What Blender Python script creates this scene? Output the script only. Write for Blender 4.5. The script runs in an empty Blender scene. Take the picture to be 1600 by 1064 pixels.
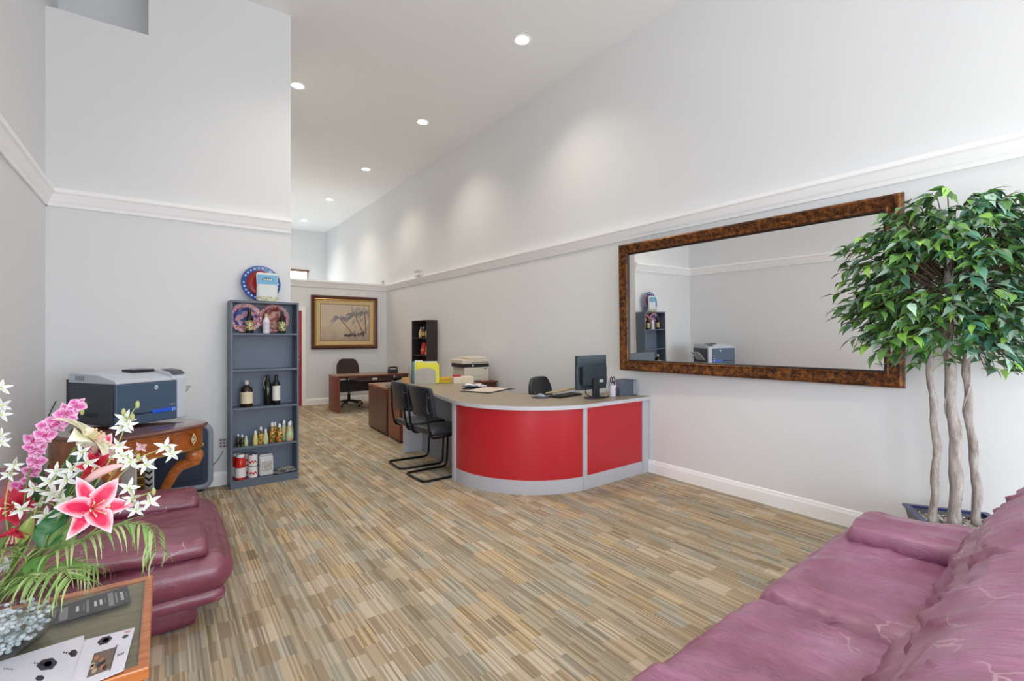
import bpy, bmesh, math, random
from mathutils import Vector, Matrix, Euler, noise
random.seed(7)
PI = math.pi
sc = bpy.context.scene
col = sc.collection
R = math.radians

# ------------------------------------------------------------ camera, world, light, exposure
EYE = 1.42; FPX = 759.0; YAW = 35.6; HY = 528.0
cd = bpy.data.cameras.new('camera'); cam = bpy.data.objects.new('camera', cd); col.objects.link(cam)
cam.location = (0, 0, EYE); cam.rotation_euler = (R(90), 0, R(-YAW))
cd.sensor_width = 36; cd.lens = FPX/1600*36; cd.shift_y = (HY-532)/1600; cd.clip_start = .02
sc.camera = cam
w = bpy.data.worlds.new('world'); sc.world = w; w.use_nodes = True
# bright overcast sky over a paler-lit pavement
_wt = w.node_tree; _tc = _wt.nodes.new('ShaderNodeTexCoord'); _sx = _wt.nodes.new('ShaderNodeSeparateXYZ'); _wt.links.new(_tc.outputs['Generated'], _sx.inputs[0])
_rp = _wt.nodes.new('ShaderNodeValToRGB'); _wt.links.new(_sx.outputs[2], _rp.inputs[0]); _rp.color_ramp.elements[0].position = 0; _rp.color_ramp.elements[1].position = .03
_rp.color_ramp.elements[0].color = (.60, .64, .675, 1); _rp.color_ramp.elements[1].color = (.86, .95, 1.045, 1)
_wt.links.new(_rp.outputs[0], _wt.nodes['Background'].inputs[0])
w.node_tree.nodes['Background'].inputs[1].default_value = 7.0
sc.view_settings.view_transform = 'Standard'; sc.view_settings.look = 'None'
sc.view_settings.exposure = 0.36; sc.view_settings.gamma = 1; sc.view_settings.use_curve_mapping = False
sc.cycles.use_denoising = True
sc.cycles.max_bounces = 14; sc.cycles.diffuse_bounces = 10; sc.cycles.glossy_bounces = 4; sc.cycles.transmission_bounces = 8
sc.cycles.sample_clamp_indirect = 6; sc.cycles.caustics_reflective = False; sc.cycles.caustics_refractive = False
def area(name, loc, rot, sx, sy, e, c=(1, 1, 1)):
    l = bpy.data.lights.new(name, 'AREA'); l.shape = 'RECTANGLE'; l.size = sx; l.size_y = sy; l.energy = e; l.color = c
    o = bpy.data.objects.new(name, l); o.location = loc; o.rotation_euler = rot; col.objects.link(o); return o
# daylight through the shop front behind the camera
pt_ = area('daylight_portal', (1.7, -4.15, 1.45), (R(90), 0, 0), 4.6, 2.6, 1)
pt_.data.cycles.is_portal = True
pt_ = area('added_window_portal', (-.92, -2.05, 1.38), (R(90), 0, R(-90)), 3.7, 2.3, 1)  # portal for the unseen side window added to spread the daylight
pt_.data.cycles.is_portal = True
SPOT_E = 66; SPOT_C = (1, .90, .72)

def ray(px, py):
    t = R(YAW); u = px-800
    return Vector((FPX*math.sin(t)+u*math.cos(t), FPX*math.cos(t)-u*math.sin(t), HY-py))
def atZ(px, py, z): r = ray(px, py); return Vector((0, 0, EYE))+r*((z-EYE)/r.z)
def atY(px, py, Y): r = ray(px, py); return Vector((0, 0, EYE))+r*(Y/r.y)
def atX(px, py, X): r = ray(px, py); return Vector((0, 0, EYE))+r*(X/r.x)
def atD(px, py, d): return Vector((0, 0, EYE))+ray(px, py)*(d/FPX)

# ------------------------------------------------------------ materials
def lin(c):
    return tuple(((v/255)/12.92 if v/255 <= .04045 else ((v/255+.055)/1.055)**2.4) for v in c)+(1,)
class NT:
    def __init__(s, name):
        s.m = bpy.data.materials.new(name); s.m.use_nodes = True; s.t = s.m.node_tree; s.b = s.t.nodes['Principled BSDF']
    def n(s, typ, **kw):
        o = s.t.nodes.new(typ)
        for k, v in kw.items(): setattr(o, k, v)
        return o
    def l(s, a, b): s.t.links.new(a, b)
    def math(s, op, a, b=None, c=None):
        o = s.n('ShaderNodeMath', operation=op)
        for i, v in enumerate((a, b, c)):
            if v is None: continue
            if isinstance(v, (int, float)): o.inputs[i].default_value = v
            else: s.l(v, o.inputs[i])
        return o.outputs[0]
    def mix(s, f, a, b, bt='MIX'):
        o = s.n('ShaderNodeMix', data_type='RGBA', blend_type=bt)
        for i, v in ((0, f), (6, a), (7, b)):
            if isinstance(v, (int, float)): o.inputs[i].default_value = v
            elif isinstance(v, tuple): o.inputs[i].default_value = v
            else: s.l(v, o.inputs[i])
        return o.outputs[2]
    def ramp(s, f, stops, interp='LINEAR'):
        o = s.n('ShaderNodeValToRGB'); s.l(f, o.inputs[0]); e = o.color_ramp; e.interpolation = interp
        while len(e.elements) < len(stops): e.elements.new(.5)
        for q, (p, c) in zip(e.elements, stops): q.position = p; q.color = c
        return o.outputs[0]
    def noise(s, scale, vec=None, detail=3, rough=.5, out=0, dist=0):
        o = s.n('ShaderNodeTexNoise'); o.inputs['Scale'].default_value = scale; o.inputs['Detail'].default_value = detail
        o.inputs['Roughness'].default_value = rough; o.inputs['Distortion'].default_value = dist
        s.l(vec if vec is not None else s.obj(), o.inputs['Vector']); return o.outputs[out]
    def obj(s):
        if not hasattr(s, '_tc'): s._tc = s.n('ShaderNodeTexCoord')
        return s._tc.outputs['Object']
    def scale(s, v, sc_):
        o = s.n('ShaderNodeMapping'); o.inputs['Scale'].default_value = sc_; s.l(v, o.inputs[0]); return o.outputs[0]
    def bump(s, h, strength=.2, dist=.01):
        o = s.n('ShaderNodeBump'); o.inputs['Strength'].default_value = strength; o.inputs['Distance'].default_value = dist
        s.l(h, o.inputs['Height']); s.l(o.outputs[0], s.b.inputs['Normal']); return o
    def set(s, **kw):
        for k, v in kw.items():
            i = s.b.inputs[k.replace('_', ' ')]
            if isinstance(v, (int, float, tuple)): i.default_value = v
            else: s.l(v, i)
        return s.m
_pc = {}
def plain(c, rough=.5, metal=0, name=None, var=.06, **kw):
    key = (tuple(c), rough, metal, tuple(sorted(kw.items())))
    if key in _pc: return _pc[key]
    t = NT(name or 'paint_%d_%d_%d' % tuple(c)); b = lin(c)
    f = t.noise(9, detail=4)
    lo = tuple(v*(1-var) for v in b[:3])+(1,); hi = tuple(min(1, v*(1+var)) for v in b[:3])+(1,)
    cc = t.mix(f, lo, hi)
    t.set(Base_Color=cc, Roughness=rough, Metallic=metal, **kw); _pc[key] = t.m; return t.m
def wood(name, c1, c2, rough=.35, axis=(1, 12, 12), coat=.2):
    t = NT(name); v = t.scale(t.obj(), axis); f = t.noise(3.2, v, 6, .6, dist=.8)
    c = t.ramp(f, [(.3, lin(c1)), (.7, lin(c2))]); t.bump(f, .06, .004)
    return t.set(Base_Color=c, Roughness=rough, Coat_Weight=coat)
def wall_mat(name, c):
    t = NT(name); f = t.noise(90, detail=2); t.bump(f, .05, .002)
    g = t.noise(.8, detail=2); b = lin(c)
    return t.set(Base_Color=t.mix(g, tuple(v*.985 for v in b[:3])+(1,), b), Roughness=.75)
M_wall = wall_mat('wall_paint', (229, 230, 232)); M_ceil = wall_mat('ceiling_paint', (246, 247, 248))
M_trim = plain((252, 252, 253), .4, name='white_trim', var=.01)
M_white = plain((235, 235, 235), .4)

def carpet():
    t = NT('striped_block_carpet')
    g = t.n('ShaderNodeNewGeometry'); sp = t.n('ShaderNodeSeparateXYZ'); t.l(g.outputs['Position'], sp.inputs[0])
    x, y = sp.outputs[0], sp.outputs[1]
    def wn(*a):
        cb = t.n('ShaderNodeCombineXYZ')
        for i, v in enumerate(a):
            if isinstance(v, (int, float)): cb.inputs[i].default_value = v
            else: t.l(v, cb.inputs[i])
        o = t.n('ShaderNodeTexWhiteNoise', noise_dimensions='3D'); t.l(cb.outputs[0], o.inputs[0]); return o.outputs[0]
    cx = t.math('FLOOR', t.math('DIVIDE', x, .082))
    off = wn(cx, 3.1, 0)
    cy = t.math('FLOOR', t.math('ADD', t.math('DIVIDE', y, .165), off))
    r1 = wn(cx, cy, 1.7); r2 = wn(cx, cy, 9.2)
    block = t.ramp(r1, [(0, lin((198, 178, 152))), (.22, lin((208, 193, 172))), (.42, lin((187, 167, 142))), (.58, lin((203, 179, 144))), (.74, lin((184, 177, 162))), (.88, lin((181, 161, 136)))], 'CONSTANT')
    # broad bands across the tiles: grey-green against tan
    bx = t.math('FLOOR', t.math('DIVIDE', x, .164))
    br = t.math('SINE', t.math('MULTIPLY', bx, 2.35))
    band = t.math('MULTIPLY', t.math('ADD', br, 1), .5)
    block = t.mix(t.math('MULTIPLY', t.math('GREATER_THAN', band, .62), .55), block, lin((168, 163, 147)))
    sx = t.math('FLOOR', t.math('DIVIDE', x, .0088))
    s1 = wn(sx, cy, 4.4); s2 = wn(sx, cx, 6.6)
    dark = t.math('MULTIPLY', t.math('GREATER_THAN', s1, .52), t.math('ADD', .20, t.math('MULTIPLY', r2, .35)))
    c = t.mix(dark, block, lin((118, 102, 82)))
    c = t.mix(t.math('MULTIPLY', t.math('GREATER_THAN', s2, .86), .4), c, lin((224, 208, 182)))
    s3 = wn(sx, 2.2, 7.7)
    c = t.mix(t.math('MULTIPLY', t.math('GREATER_THAN', s3, .80), .38), c, lin((112, 98, 80)))
    fz = t.noise(420, g.outputs['Position'], 2)
    c = t.mix(.25, c, t.ramp(fz, [(.3, (.3, .3, .3, 1)), (.7, (1, 1, 1, 1))]), 'MULTIPLY')
    t.bump(t.math('ADD', s1, fz), .25, .003)
    return t.set(Base_Color=c, Roughness=.95, Specular_IOR_Level=.1)
M_carpet = carpet()

def leather(name, c1, c2, c3):
    t = NT(name); v = t.obj()
    big = t.noise(3.0, v, 4, .6); fine = t.noise(160, v, 2)
    c = t.ramp(big, [(.30, lin(c1)), (.55, lin(c2)), (.75, lin(c3))])
    wear = t.noise(2.1, t.scale(v, (1, 1.6, 1)), 6, .65)
    c = t.mix(t.ramp(wear, [(.60, (0, 0, 0, 1)), (.74, (.6, .6, .6, 1))]), c, lin((132, 84, 76)))
    # pale scuff lines where the surface has cracked
    dv = t.n('ShaderNodeVectorMath', operation='ADD'); t.l(v, dv.inputs[0])
    nz = t.noise(6, v, 3, .5, 1); sv = t.n('ShaderNodeVectorMath', operation='SCALE'); t.l(nz, sv.inputs[0]); sv.inputs['Scale'].default_value = .18
    t.l(sv.outputs[0], dv.inputs[1])
    vo = t.n('ShaderNodeTexVoronoi', feature='DISTANCE_TO_EDGE'); vo.inputs['Scale'].default_value = 4.5; t.l(dv.outputs[0], vo.inputs['Vector'])
    msk = t.noise(3.3, v, 2)
    line = t.math('MULTIPLY', t.math('LESS_THAN', vo.outputs[0], .012), t.math('GREATER_THAN', msk, .58))
    c = t.mix(t.math('MULTIPLY', line, .55), c, lin((205, 170, 185)))
    wr = t.noise(6, t.scale(v, (3.2, .8, .8)), 5, .6, dist=.8)
    h = t.math('ADD', t.math('MULTIPLY', wr, 1.0), t.math('MULTIPLY', fine, .06))
    t.bump(h, .6, .02)
    return t.set(Base_Color=c, Roughness=.42, Specular_IOR_Level=.7, Coat_Weight=.45, Coat_Roughness=.3)
M_leather_sheen = leather('sheen_burgundy_leather', (132, 72, 100), (160, 106, 138), (180, 134, 166)); M_leather_dark = leather('burgundy_leather', (112, 46, 66), (126, 58, 80), (140, 78, 102))  # sofa colours lightened to carry window sheen; armchair gets a darker copy
M_red = plain((186, 34, 44), .32, name='red_laminate', var=.05)
M_grey = plain((186, 188, 196), .45, name='grey_laminate')
M_top = plain((154, 139, 119), .38, name='taupe_laminate')
M_black = plain((22, 23, 26), .4); M_blackplastic = plain((34, 36, 40), .5)
M_blkleather = plain((30, 34, 42), .33, name='black_vinyl')
M_chrome = plain((205, 207, 212), .15, 1)
M_mahog = wood('mahogany', (74, 46, 38), (98, 62, 50), .4)
M_mahog2 = wood('red_mahogany', (110, 54, 36), (136, 70, 46), .4)
M_wal = wood('dark_walnut', (70, 50, 42), (88, 64, 54), .4)
M_orange = wood('honey_wood', (168, 88, 40), (205, 124, 66), .25, coat=.5)
M_burl = wood('burl_wood', (128, 62, 20), (186, 104, 40), .2, (3, 4, 3), .6)
M_shelf = plain((92, 104, 120), .45, name='slate_blue_laminate')
M_shelf_in = plain((104, 116, 134), .5, name='slate_back_panel')
M_dkcase = plain((48, 40, 38), .45, name='espresso_laminate')
M_gold = plain((200, 158, 84), .3, .8)
def thin_glass(name, tint, ior=1.45, rough=.02):
    t = NT(name); tr = t.n('ShaderNodeBsdfTransparent'); tr.inputs[0].default_value = tint
    gl = t.n('ShaderNodeBsdfGlossy'); gl.inputs['Roughness'].default_value = rough
    fr = t.n('ShaderNodeFresnel'); fr.inputs[0].default_value = ior; mx = t.n('ShaderNodeMixShader')
    gm_ = t.n('ShaderNodeNewGeometry'); t.l(t.math('MULTIPLY', fr.outputs[0], t.math('SUBTRACT', 1, gm_.outputs['Backfacing'])), mx.inputs[0]); t.l(tr.outputs[0], mx.inputs[1]); t.l(gl.outputs[0], mx.inputs[2])
    t.l(mx.outputs[0], t.t.nodes['Material Output'].inputs[0]); return t.m
M_glass = thin_glass('clear_glass', (.93, .95, .95, 1))
M_mirror = NT('mirror_silver').set(Base_Color=(.90, .91, .91, 1), Metallic=1.0, Roughness=.0)

# ------------------------------------------------------------ mesh helpers
class MB:
    def __init__(s): s.v = []; s.f = []; s.mi = []; s.cols = None
    def add(s, vs, fs, mi=0):
        o = len(s.v); s.v += [Vector(p) for p in vs]; s.f += [tuple(i+o for i in f) for f in fs]; s.mi += [mi]*len(fs); return s
    def box(s, x0, x1, y0, y1, z0, z1, mi=0, mat=None):
        p = [Vector((x, y, z)) for z in (z0, z1) for x, y in ((x0, y0), (x1, y0), (x1, y1), (x0, y1))]
        if mat: p = [mat @ q for q in p]
        return s.add(p, [(3, 2, 1, 0), (4, 5, 6, 7), (0, 1, 5, 4), (1, 2, 6, 5), (2, 3, 7, 6), (3, 0, 4, 7)], mi)
    def prism(s, pts, z0, z1, mi=0, axis='z', pts2=None):
        n = len(pts); pts2 = pts2 or pts
        def m(p, h): return (p[0], p[1], h) if axis == 'z' else ((p[0], h, p[1]) if axis == 'y' else (h, p[0], p[1]))
        v = [m(p, z0) for p in pts]+[m(p, z1) for p in pts2]
        f = [tuple(range(n-1, -1, -1)), tuple(range(n, 2*n))]+[(i, (i+1) % n, n+(i+1) % n, n+i) for i in range(n)]
        if axis == 'y': f = [q[::-1] for q in f]
        return s.add(v, f, mi)
    def lathe(s, prof, seg=24, mi=0, mat=None, c=(0, 0, 0), sx=1, sy=1):
        vs = []; fs = []
        for r, z in prof:
            for k in range(seg):
                a = 2*PI*k/seg; p = Vector((c[0]+r*math.cos(a)*sx, c[1]+r*math.sin(a)*sy, c[2]+z)); vs.append(mat @ p if mat else p)
        n = len(prof)
        for i in range(n-1):
            for k in range(seg):
                k2 = (k+1) % seg; fs.append((i*seg+k, i*seg+k2, (i+1)*seg+k2, (i+1)*seg+k))
        if prof[0][0] > 1e-5: fs.append(tuple(range(seg-1, -1, -1)))
        if prof[-1][0] > 1e-5: fs.append(tuple((n-1)*seg+k for k in range(seg)))
        return s.add(vs, fs, mi)
    def tube(s, pts, r, seg=8, mi=0, closed=False, caps=True, flat=None):
        pts = [Vector(p) for p in pts]; n = len(pts); rs = r if isinstance(r, (list, tuple)) else [r]*n
        vs = []; fs = []; up = None
        for i, p in enumerate(pts):
            if closed: d = pts[(i+1) % n]-pts[i-1]
            else: d = pts[min(i+1, n-1)]-pts[max(i-1, 0)]
            d.normalize()
            if up is None: up = Vector((0, 0, 1)) if abs(d.z) < .9 else Vector((1, 0, 0))
            a = d.cross(up); 
            if a.length < 1e-4: a = d.orthogonal()
            a.normalize(); b = a.cross(d); b.normalize(); up = b
            for k in range(seg):
                t = 2*PI*(k+.5)/seg; fl = flat or 1
                vs.append(p+(a*math.cos(t)+b*math.sin(t)*fl)*rs[i])
        m = n if closed else n-1
        for i in range(m):
            for k in range(seg):
                k2 = (k+1) % seg; j = (i+1) % n
                fs.append((i*seg+k, i*seg+k2, j*seg+k2, j*seg+k))
        if caps and not closed: fs += [tuple(range(seg-1, -1, -1)), tuple((n-1)*seg+k for k in range(seg))]
        return s.add(vs, fs, mi)
    def ball(s, c, rx, ry=None, rz=None, seg=12, rings=8, mi=0, mat=None):
        ry = ry or rx; rz = rz or rx; prof = [(math.sin(PI*i/rings), -math.cos(PI*i/rings)) for i in range(rings+1)]
        vs = []; fs = []
        for q, z in prof:
            for k in range(seg):
                a = 2*PI*k/seg; p = Vector((rx*q*math.cos(a), ry*q*math.sin(a), rz*z))
                if mat: p = mat @ p
                vs.append(p+Vector(c))
        for i in range(rings):
            for k in range(seg):
                k2 = (k+1) % seg; fs.append((i*seg+k, i*seg+k2, (i+1)*seg+k2, (i+1)*seg+k))
        return s.add(vs, fs, mi)
    def ring(s, w, h, prof, mi=0):
        """mitred frame in the XZ plane; prof = [(outward offset from w x h opening, y)], closed loop"""
        vs = []; fs = []; n = len(prof)
        for sx, sz in ((-1, -1), (1, -1), (1, 1), (-1, 1)):
            for o, y in prof: vs.append((sx*(w/2+o), y, sz*(h/2+o)))
        for c in range(4):
            d = (c+1) % 4
            for k in range(n):
                k2 = (k+1) % n; fs.append((c*n+k, d*n+k, d*n+k2, c*n+k2))
        return s.add(vs, fs, mi)
    def mesh(s, name, mats, smooth=False, colors=None):
        me = bpy.data.meshes.new(name); me.from_pydata([tuple(p) for p in s.v], [], s.f)
        for m in (mats if isinstance(mats, (list, tuple)) else [mats]): me.materials.append(m)
        for p, i in zip(me.polygons, s.mi): p.material_index = i
        bm = bmesh.new(); bm.from_mesh(me); bmesh.ops.remove_doubles(bm, verts=bm.verts, dist=1e-6); bmesh.ops.recalc_face_normals(bm, faces=bm.faces); bm.to_mesh(me); bm.free()
        if smooth: me.shade_smooth(); 
        if smooth and smooth is not True: me.set_sharp_from_angle(angle=R(smooth))
        return me
    def build(s, name, mats, parent=None, smooth=False, bevel=0, loc=None, rot=None, label=None):
        o = bpy.data.objects.new(name, s.mesh(name, mats, smooth)); return place(o, parent, bevel, loc, rot, label)
def place(o, parent=None, bevel=0, loc=None, rot=None, label=None):
    col.objects.link(o)
    if parent: o.parent = parent
    if loc is not None: o.location = loc
    if rot is not None: o.rotation_euler = rot
    if label: o['label'] = label
    if bevel:
        b = o.modifiers.new('bevel', 'BEVEL'); b.width = bevel; b.segments = 2; b.limit_method = 'ANGLE'; b.angle_limit = R(40)
    return o
def tag(o, label, cat, group=None, kind=None):
    o['label'] = label; o['category'] = cat
    if group: o['group'] = group
    if kind: o['kind'] = kind
    return o
def thing(name, label, cat, loc=(0, 0, 0), rz=0, group=None):
    o = bpy.data.objects.new(name, None); o.empty_display_size = .05; col.objects.link(o)
    o.location = loc; o.rotation_euler = (0, 0, rz); return tag(o, label, cat, group)
def struct(name, mb, m, bevel=0):
    o = mb.build(name, m, bevel=bevel); o['kind'] = 'structure'; return o
def dup(o, label=None, loc=None, rz=None, parent=None, group=None):
    c = o.copy(); col.objects.link(c)
    if parent: c.parent = parent
    if label: c['label'] = label
    if group: c['group'] = group
    if loc is not None: c.location = loc
    if rz is not None: c.rotation_euler = (0, 0, rz)
    for ch in list(o.children): dup(ch, parent=c)
    return c
def box(name, x0, x1, y0, y1, z0, z1, m, parent=None, bevel=0, label=None):
    return MB().box(x0, x1, y0, y1, z0, z1).build(name, m, parent, bevel=bevel, label=label)
def text(name, body, size, m, parent, loc, rot, extrude=.0006, scx=1):
    cu = bpy.data.curves.new('t', 'FONT'); cu.body = body; cu.size = size; cu.extrude = extrude; cu.align_x = 'CENTER'; cu.align_y = 'CENTER'
    to = bpy.data.objects.new('t', cu); col.objects.link(to)
    dg = bpy.context.evaluated_depsgraph_get(); me = bpy.data.meshes.new_from_object(to.evaluated_get(dg))
    bpy.data.objects.remove(to); me.materials.clear(); me.materials.append(m)
    o = bpy.data.objects.new(name, me); place(o, parent, 0, loc, rot); o.scale = (scx, 1, 1); return o
def cushion(hx, hy, hz, r, n=(24, 24, 8), deform=None):
    """soft rounded block, centre at origin; deform(p) moves each point"""
    mb = MB()
    def cv(a, m):
        t = -1+2*a/m; return math.copysign(1-(1-abs(t))**1.35, t)
    def face(ax, sg):
        A = [0, 1, 2]; A.remove(ax); nu, nv = n[A[0]], n[A[1]]; vs = []; fs = []
        for i in range(nu+1):
            for j in range(nv+1):
                q = [0, 0, 0]; q[ax] = sg; q[A[0]] = cv(i, nu); q[A[1]] = cv(j, nv)
                h = Vector((hx, hy, hz)); p = Vector((q[0]*hx, q[1]*hy, q[2]*hz)); rr = min(r, hx, hy, hz)
                inner = Vector([max(-(h[k]-rr), min(h[k]-rr, p[k])) for k in range(3)])
                d = p-inner
                if d.length > 1e-9: p = inner+d.normalized()*rr
                if deform: p = deform(p, q)
                vs.append(p)
        for i in range(nu):
            for j in range(nv):
                a = i*(nv+1)+j; fs.append((a, a+1, a+nv+2, a+nv+1))
        mb.add(vs, fs)
    for ax in range(3):
        for sg in (-1, 1): face(ax, sg)
    return mb

# ------------------------------------------------------------ room
XL, XR, YP, YB, YU, ZC, YF = -.79, 4.185, 5.45, 10.85, 16.07, 4.77, -4.0
struct('floor', MB().box(XL-.1, XR+.1, YF-.1, YB+.1, -.1, 0), M_carpet)
struct('ceiling', MB().box(XL-.1, XR+.1, YF-.1, YU+.2, ZC, ZC+.1), M_ceil)
struct('wall_right', MB().box(XR, XR+.1, YF-.1, YU+.2, 0, ZC), M_wall)
WL0, WL1, WLT = -3.9, -.2, 2.5   # unseen side window added to the left wall for daylight, beside the camera
struct('wall_left', MB().box(XL-.1, XL, WL1, YP+.8, 0, ZC).box(XL-.1, XL, YF-.1, WL0, 0, ZC).box(XL-.1, XL, WL0, WL1, WLT, ZC).box(XL-.1, XL, WL0, WL1, 0, .25), M_wall)
nz = 4.14; nx = -.115
struct('wall_partition', MB().box(XL, 1.07, YP, YP+.7, 0, nz).box(nx, 1.07, YP, YP+.7, nz, ZC).box(XL, nx, YP+.6, YP+.7, nz, ZC), M_wall)
struct('wall_corridor', MB().box(.97, 1.07, YP+.7, YU+.2, 0, ZC), M_wall)
wb = MB().box(1.07, XR, YB, YB+.12, 0, 2.62).box(1.07, XR, YB+.12, YU, 2.5, 2.6)
struct('wall_back', wb, M_wall)
wz0, wz1, wx0, wx1 = 2.75, 3.52, 2.3, 3.66
struct('wall_back_upper', MB().box(1.07, wx0, YU, YU+.12, 2.5, ZC).box(wx1, XR, YU, YU+.12, 2.5, ZC).box(wx0, wx1, YU, YU+.12, 2.5, wz0).box(wx0, wx1, YU, YU+.12, wz1, ZC), M_wall)
fw = MB().box(XL, -.5, YF-.1, YF, 0, ZC).box(3.95, XR, YF-.1, YF, 0, ZC).box(-.5, 3.95, YF-.1, YF, 2.7, ZC).box(-.5, 3.95, YF-.1, YF, 0, .25)
struct('wall_front', fw, M_wall)
w1 = struct('window_1', MB().ring(wx1-wx0, wz1-wz0, [(0, -.02), (0, .06), (-.03, .06), (-.03, -.02)]), plain((120, 88, 66), .5))
w1.location = ((wx0+wx1)/2, YU+.01, (wz0+wz1)/2)
MB().box(-(wx1-wx0)/2+.03, (wx1-wx0)/2-.03, .02, .028, -(wz1-wz0)/2+.03, (wz1-wz0)/2-.03).build('pane', M_glass, w1)
MB().box(-(wx1-wx0)/2-.02, (wx1-wx0)/2+.02, -.05, .0, (wz1-wz0)/2-.045, (wz1-wz0)/2+.02).build('header', plain((120, 88, 66), .5), w1)
# shop-front mullions behind the camera
mu = MB()
for x in (-.5, .95, 2.45, 3.9): mu.box(x, x+.06, YF-.08, YF-.02, .25, 2.7)
for z in (.25, 2.64): mu.box(-.5, 3.95, YF-.08, YF-.02, z, z+.06)
struct('window_2', mu, plain((150, 152, 156), .4, .6))
mu = MB()  # mullions of the added, unseen side window
for y in (WL0, -2.7, -1.45, WL1-.06): mu.box(XL-.08, XL-.02, y, y+.06, .25, WLT)
for z in (.25, WLT-.06): mu.box(XL-.08, XL-.02, WL0, WL1, z, z+.06)
struct('added_side_window', mu, plain((150, 152, 156), .4, .6))
# ledge moulding at 2.5 m
def moulding(mb, p0, p1, nrm, prof):
    d = Vector((p1[0]-p0[0], p1[1]-p0[1], 0)); n = Vector((nrm[0], nrm[1], 0)); k = len(prof)
    vs = [Vector((p[0], p[1], 0))+n*a+Vector((0, 0, z)) for p in (p0, p1) for a, z in prof]
    mb.add(vs, [tuple(range(k)), tuple(range(2*k-1, k-1, -1))]+[(i, k+i, k+(i+1) % k, (i+1) % k) for i in range(k)])
crown = [(0, 2.505), (.016, 2.505), (.022, 2.53), (.03, 2.545), (.05, 2.60), (.062, 2.615), (.062, 2.648), (.0, 2.652)]
for nm, p0, p1, nr in (('trim_1', (XL, WL1), (XL, YP), (1, 0)), ('trim_2', (XL, YP), (1.07, YP), (0, -1)), ('trim_3', (XR, YF), (XR, YB), (-1, 0)), ('trim_4', (1.07, YB), (XR, YB), (0, -1))):
    mb = MB(); moulding(mb, p0, p1, nr, crown); struct(nm, mb, M_trim)
bprof = [(0, 0), (.017, 0), (.017, .098), (.012, .112), (.010, .125), (.004, .132), (0, .132)]
for nm, segs, nr in (('baseboard_left', [((XL, WL1), (XL, YP))], (1, 0)), ('baseboard_partition', [((XL, YP), (1.07, YP))], (0, -1)), ('baseboard_right', [((XR, YF), (XR, YB))], (-1, 0)), ('baseboard_back', [((2.415, YB), (XR, YB)), ((1.07, YB), (1.33, YB))], (0, -1))):
    mb = MB()
    for a, b in segs: moulding(mb, a, b, nr, bprof)
    struct(nm, mb, M_trim)
# red door in the back wall
d1 = struct('door_1', MB().box(-.46, .46, -.03, 0, 0.005, 1.985), plain((176, 24, 36), .4)); d1.location = (1.873, YB, 0)
MB().prism([(-.54, 0), (-.54, 2.06), (.54, 2.06), (.54, 0), (.465, 0), (.465, 1.99), (-.465, 1.99), (-.465, 0)], -.045, 0, axis='y').build('door_frame', M_trim, d1)
for z, nm in ((.96, 'door_knob'), (1.07, 'deadbolt')):
    MB().lathe([(.03, 0), (.03, .008), (.012, .012), (.012, .03), (.027, .04), (.03, .055), (.018, .068), (0, .07)] if nm == 'door_knob' else [(.03, 0), (.03, .015), (.024, .022), (0, .023)], 16, mat=Matrix.Rotation(R(90), 4, 'X')).build(nm, plain((214, 190, 150), .25, .9), d1, True, loc=(.395, -.03, z))

# ------------------------------------------------------------ ceiling downlights
M_lamp = NT('lamp_glow').set(Base_Color=(1, 1, 1, 1), Emission_Color=(1, .97, .92, 1), Emission_Strength=6.0)
dl = thing('downlight', 'x', 'ceiling light', (0, 0, ZC), group='recessed round ceiling downlights')
MB().lathe([(.072, -.001), (.085, -.003), (.088, -.009), (.100, -.009), (.104, -.003), (.104, 0)], 28).build('trim_ring', M_trim, dl, True)
MB().lathe([(0, -.004), (.05, -.0045), (.074, -.002)], 28).build('lens', M_lamp, dl, True)
sl = bpy.data.lights.new('downlight_beam', 'SPOT'); sl.energy = SPOT_E; sl.color = SPOT_C; sl.spot_size = R(122); sl.spot_blend = .9; sl.shadow_soft_size = .06
so = bpy.data.objects.new('downlight_beam', sl); col.objects.link(so); so.parent = dl; so.location = (0, 0, -.02)
first = True
DL = [(3.27, 4.37, 'nearest recessed ceiling downlight, alone above the reception counter'), (3.26, 6.94, 'second recessed downlight along the right ceiling row'), (3.255, 9.53, 'third recessed downlight along the right ceiling row'),
      (3.25, 12.13, 'fourth recessed downlight along the right ceiling row, near the far end'), (3.24, 14.72, 'farthest and smallest recessed downlight by the upper back wall'), (1.44, 6.9, 'recessed downlight touching the edge of the tall partition wall')]
for x, y, lb in DL:
    if first: dl.location = (x, y, ZC); dl['label'] = lb; first = False
    else: dup(dl, lb, (x, y, ZC))
# lamps of the same two rows that hang outside the frame
for x, y in ((3.27, -.8), (3.27, -3.0), (1.44, -3.0), (1.44, -.8), (1.44, 1.8), (1.44, 4.37), (1.44, 9.5), (1.44, 12.1)):
    o = bpy.data.objects.new('downlight_beam', sl); col.objects.link(o); o.location = (x, y, ZC-.02)

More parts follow.
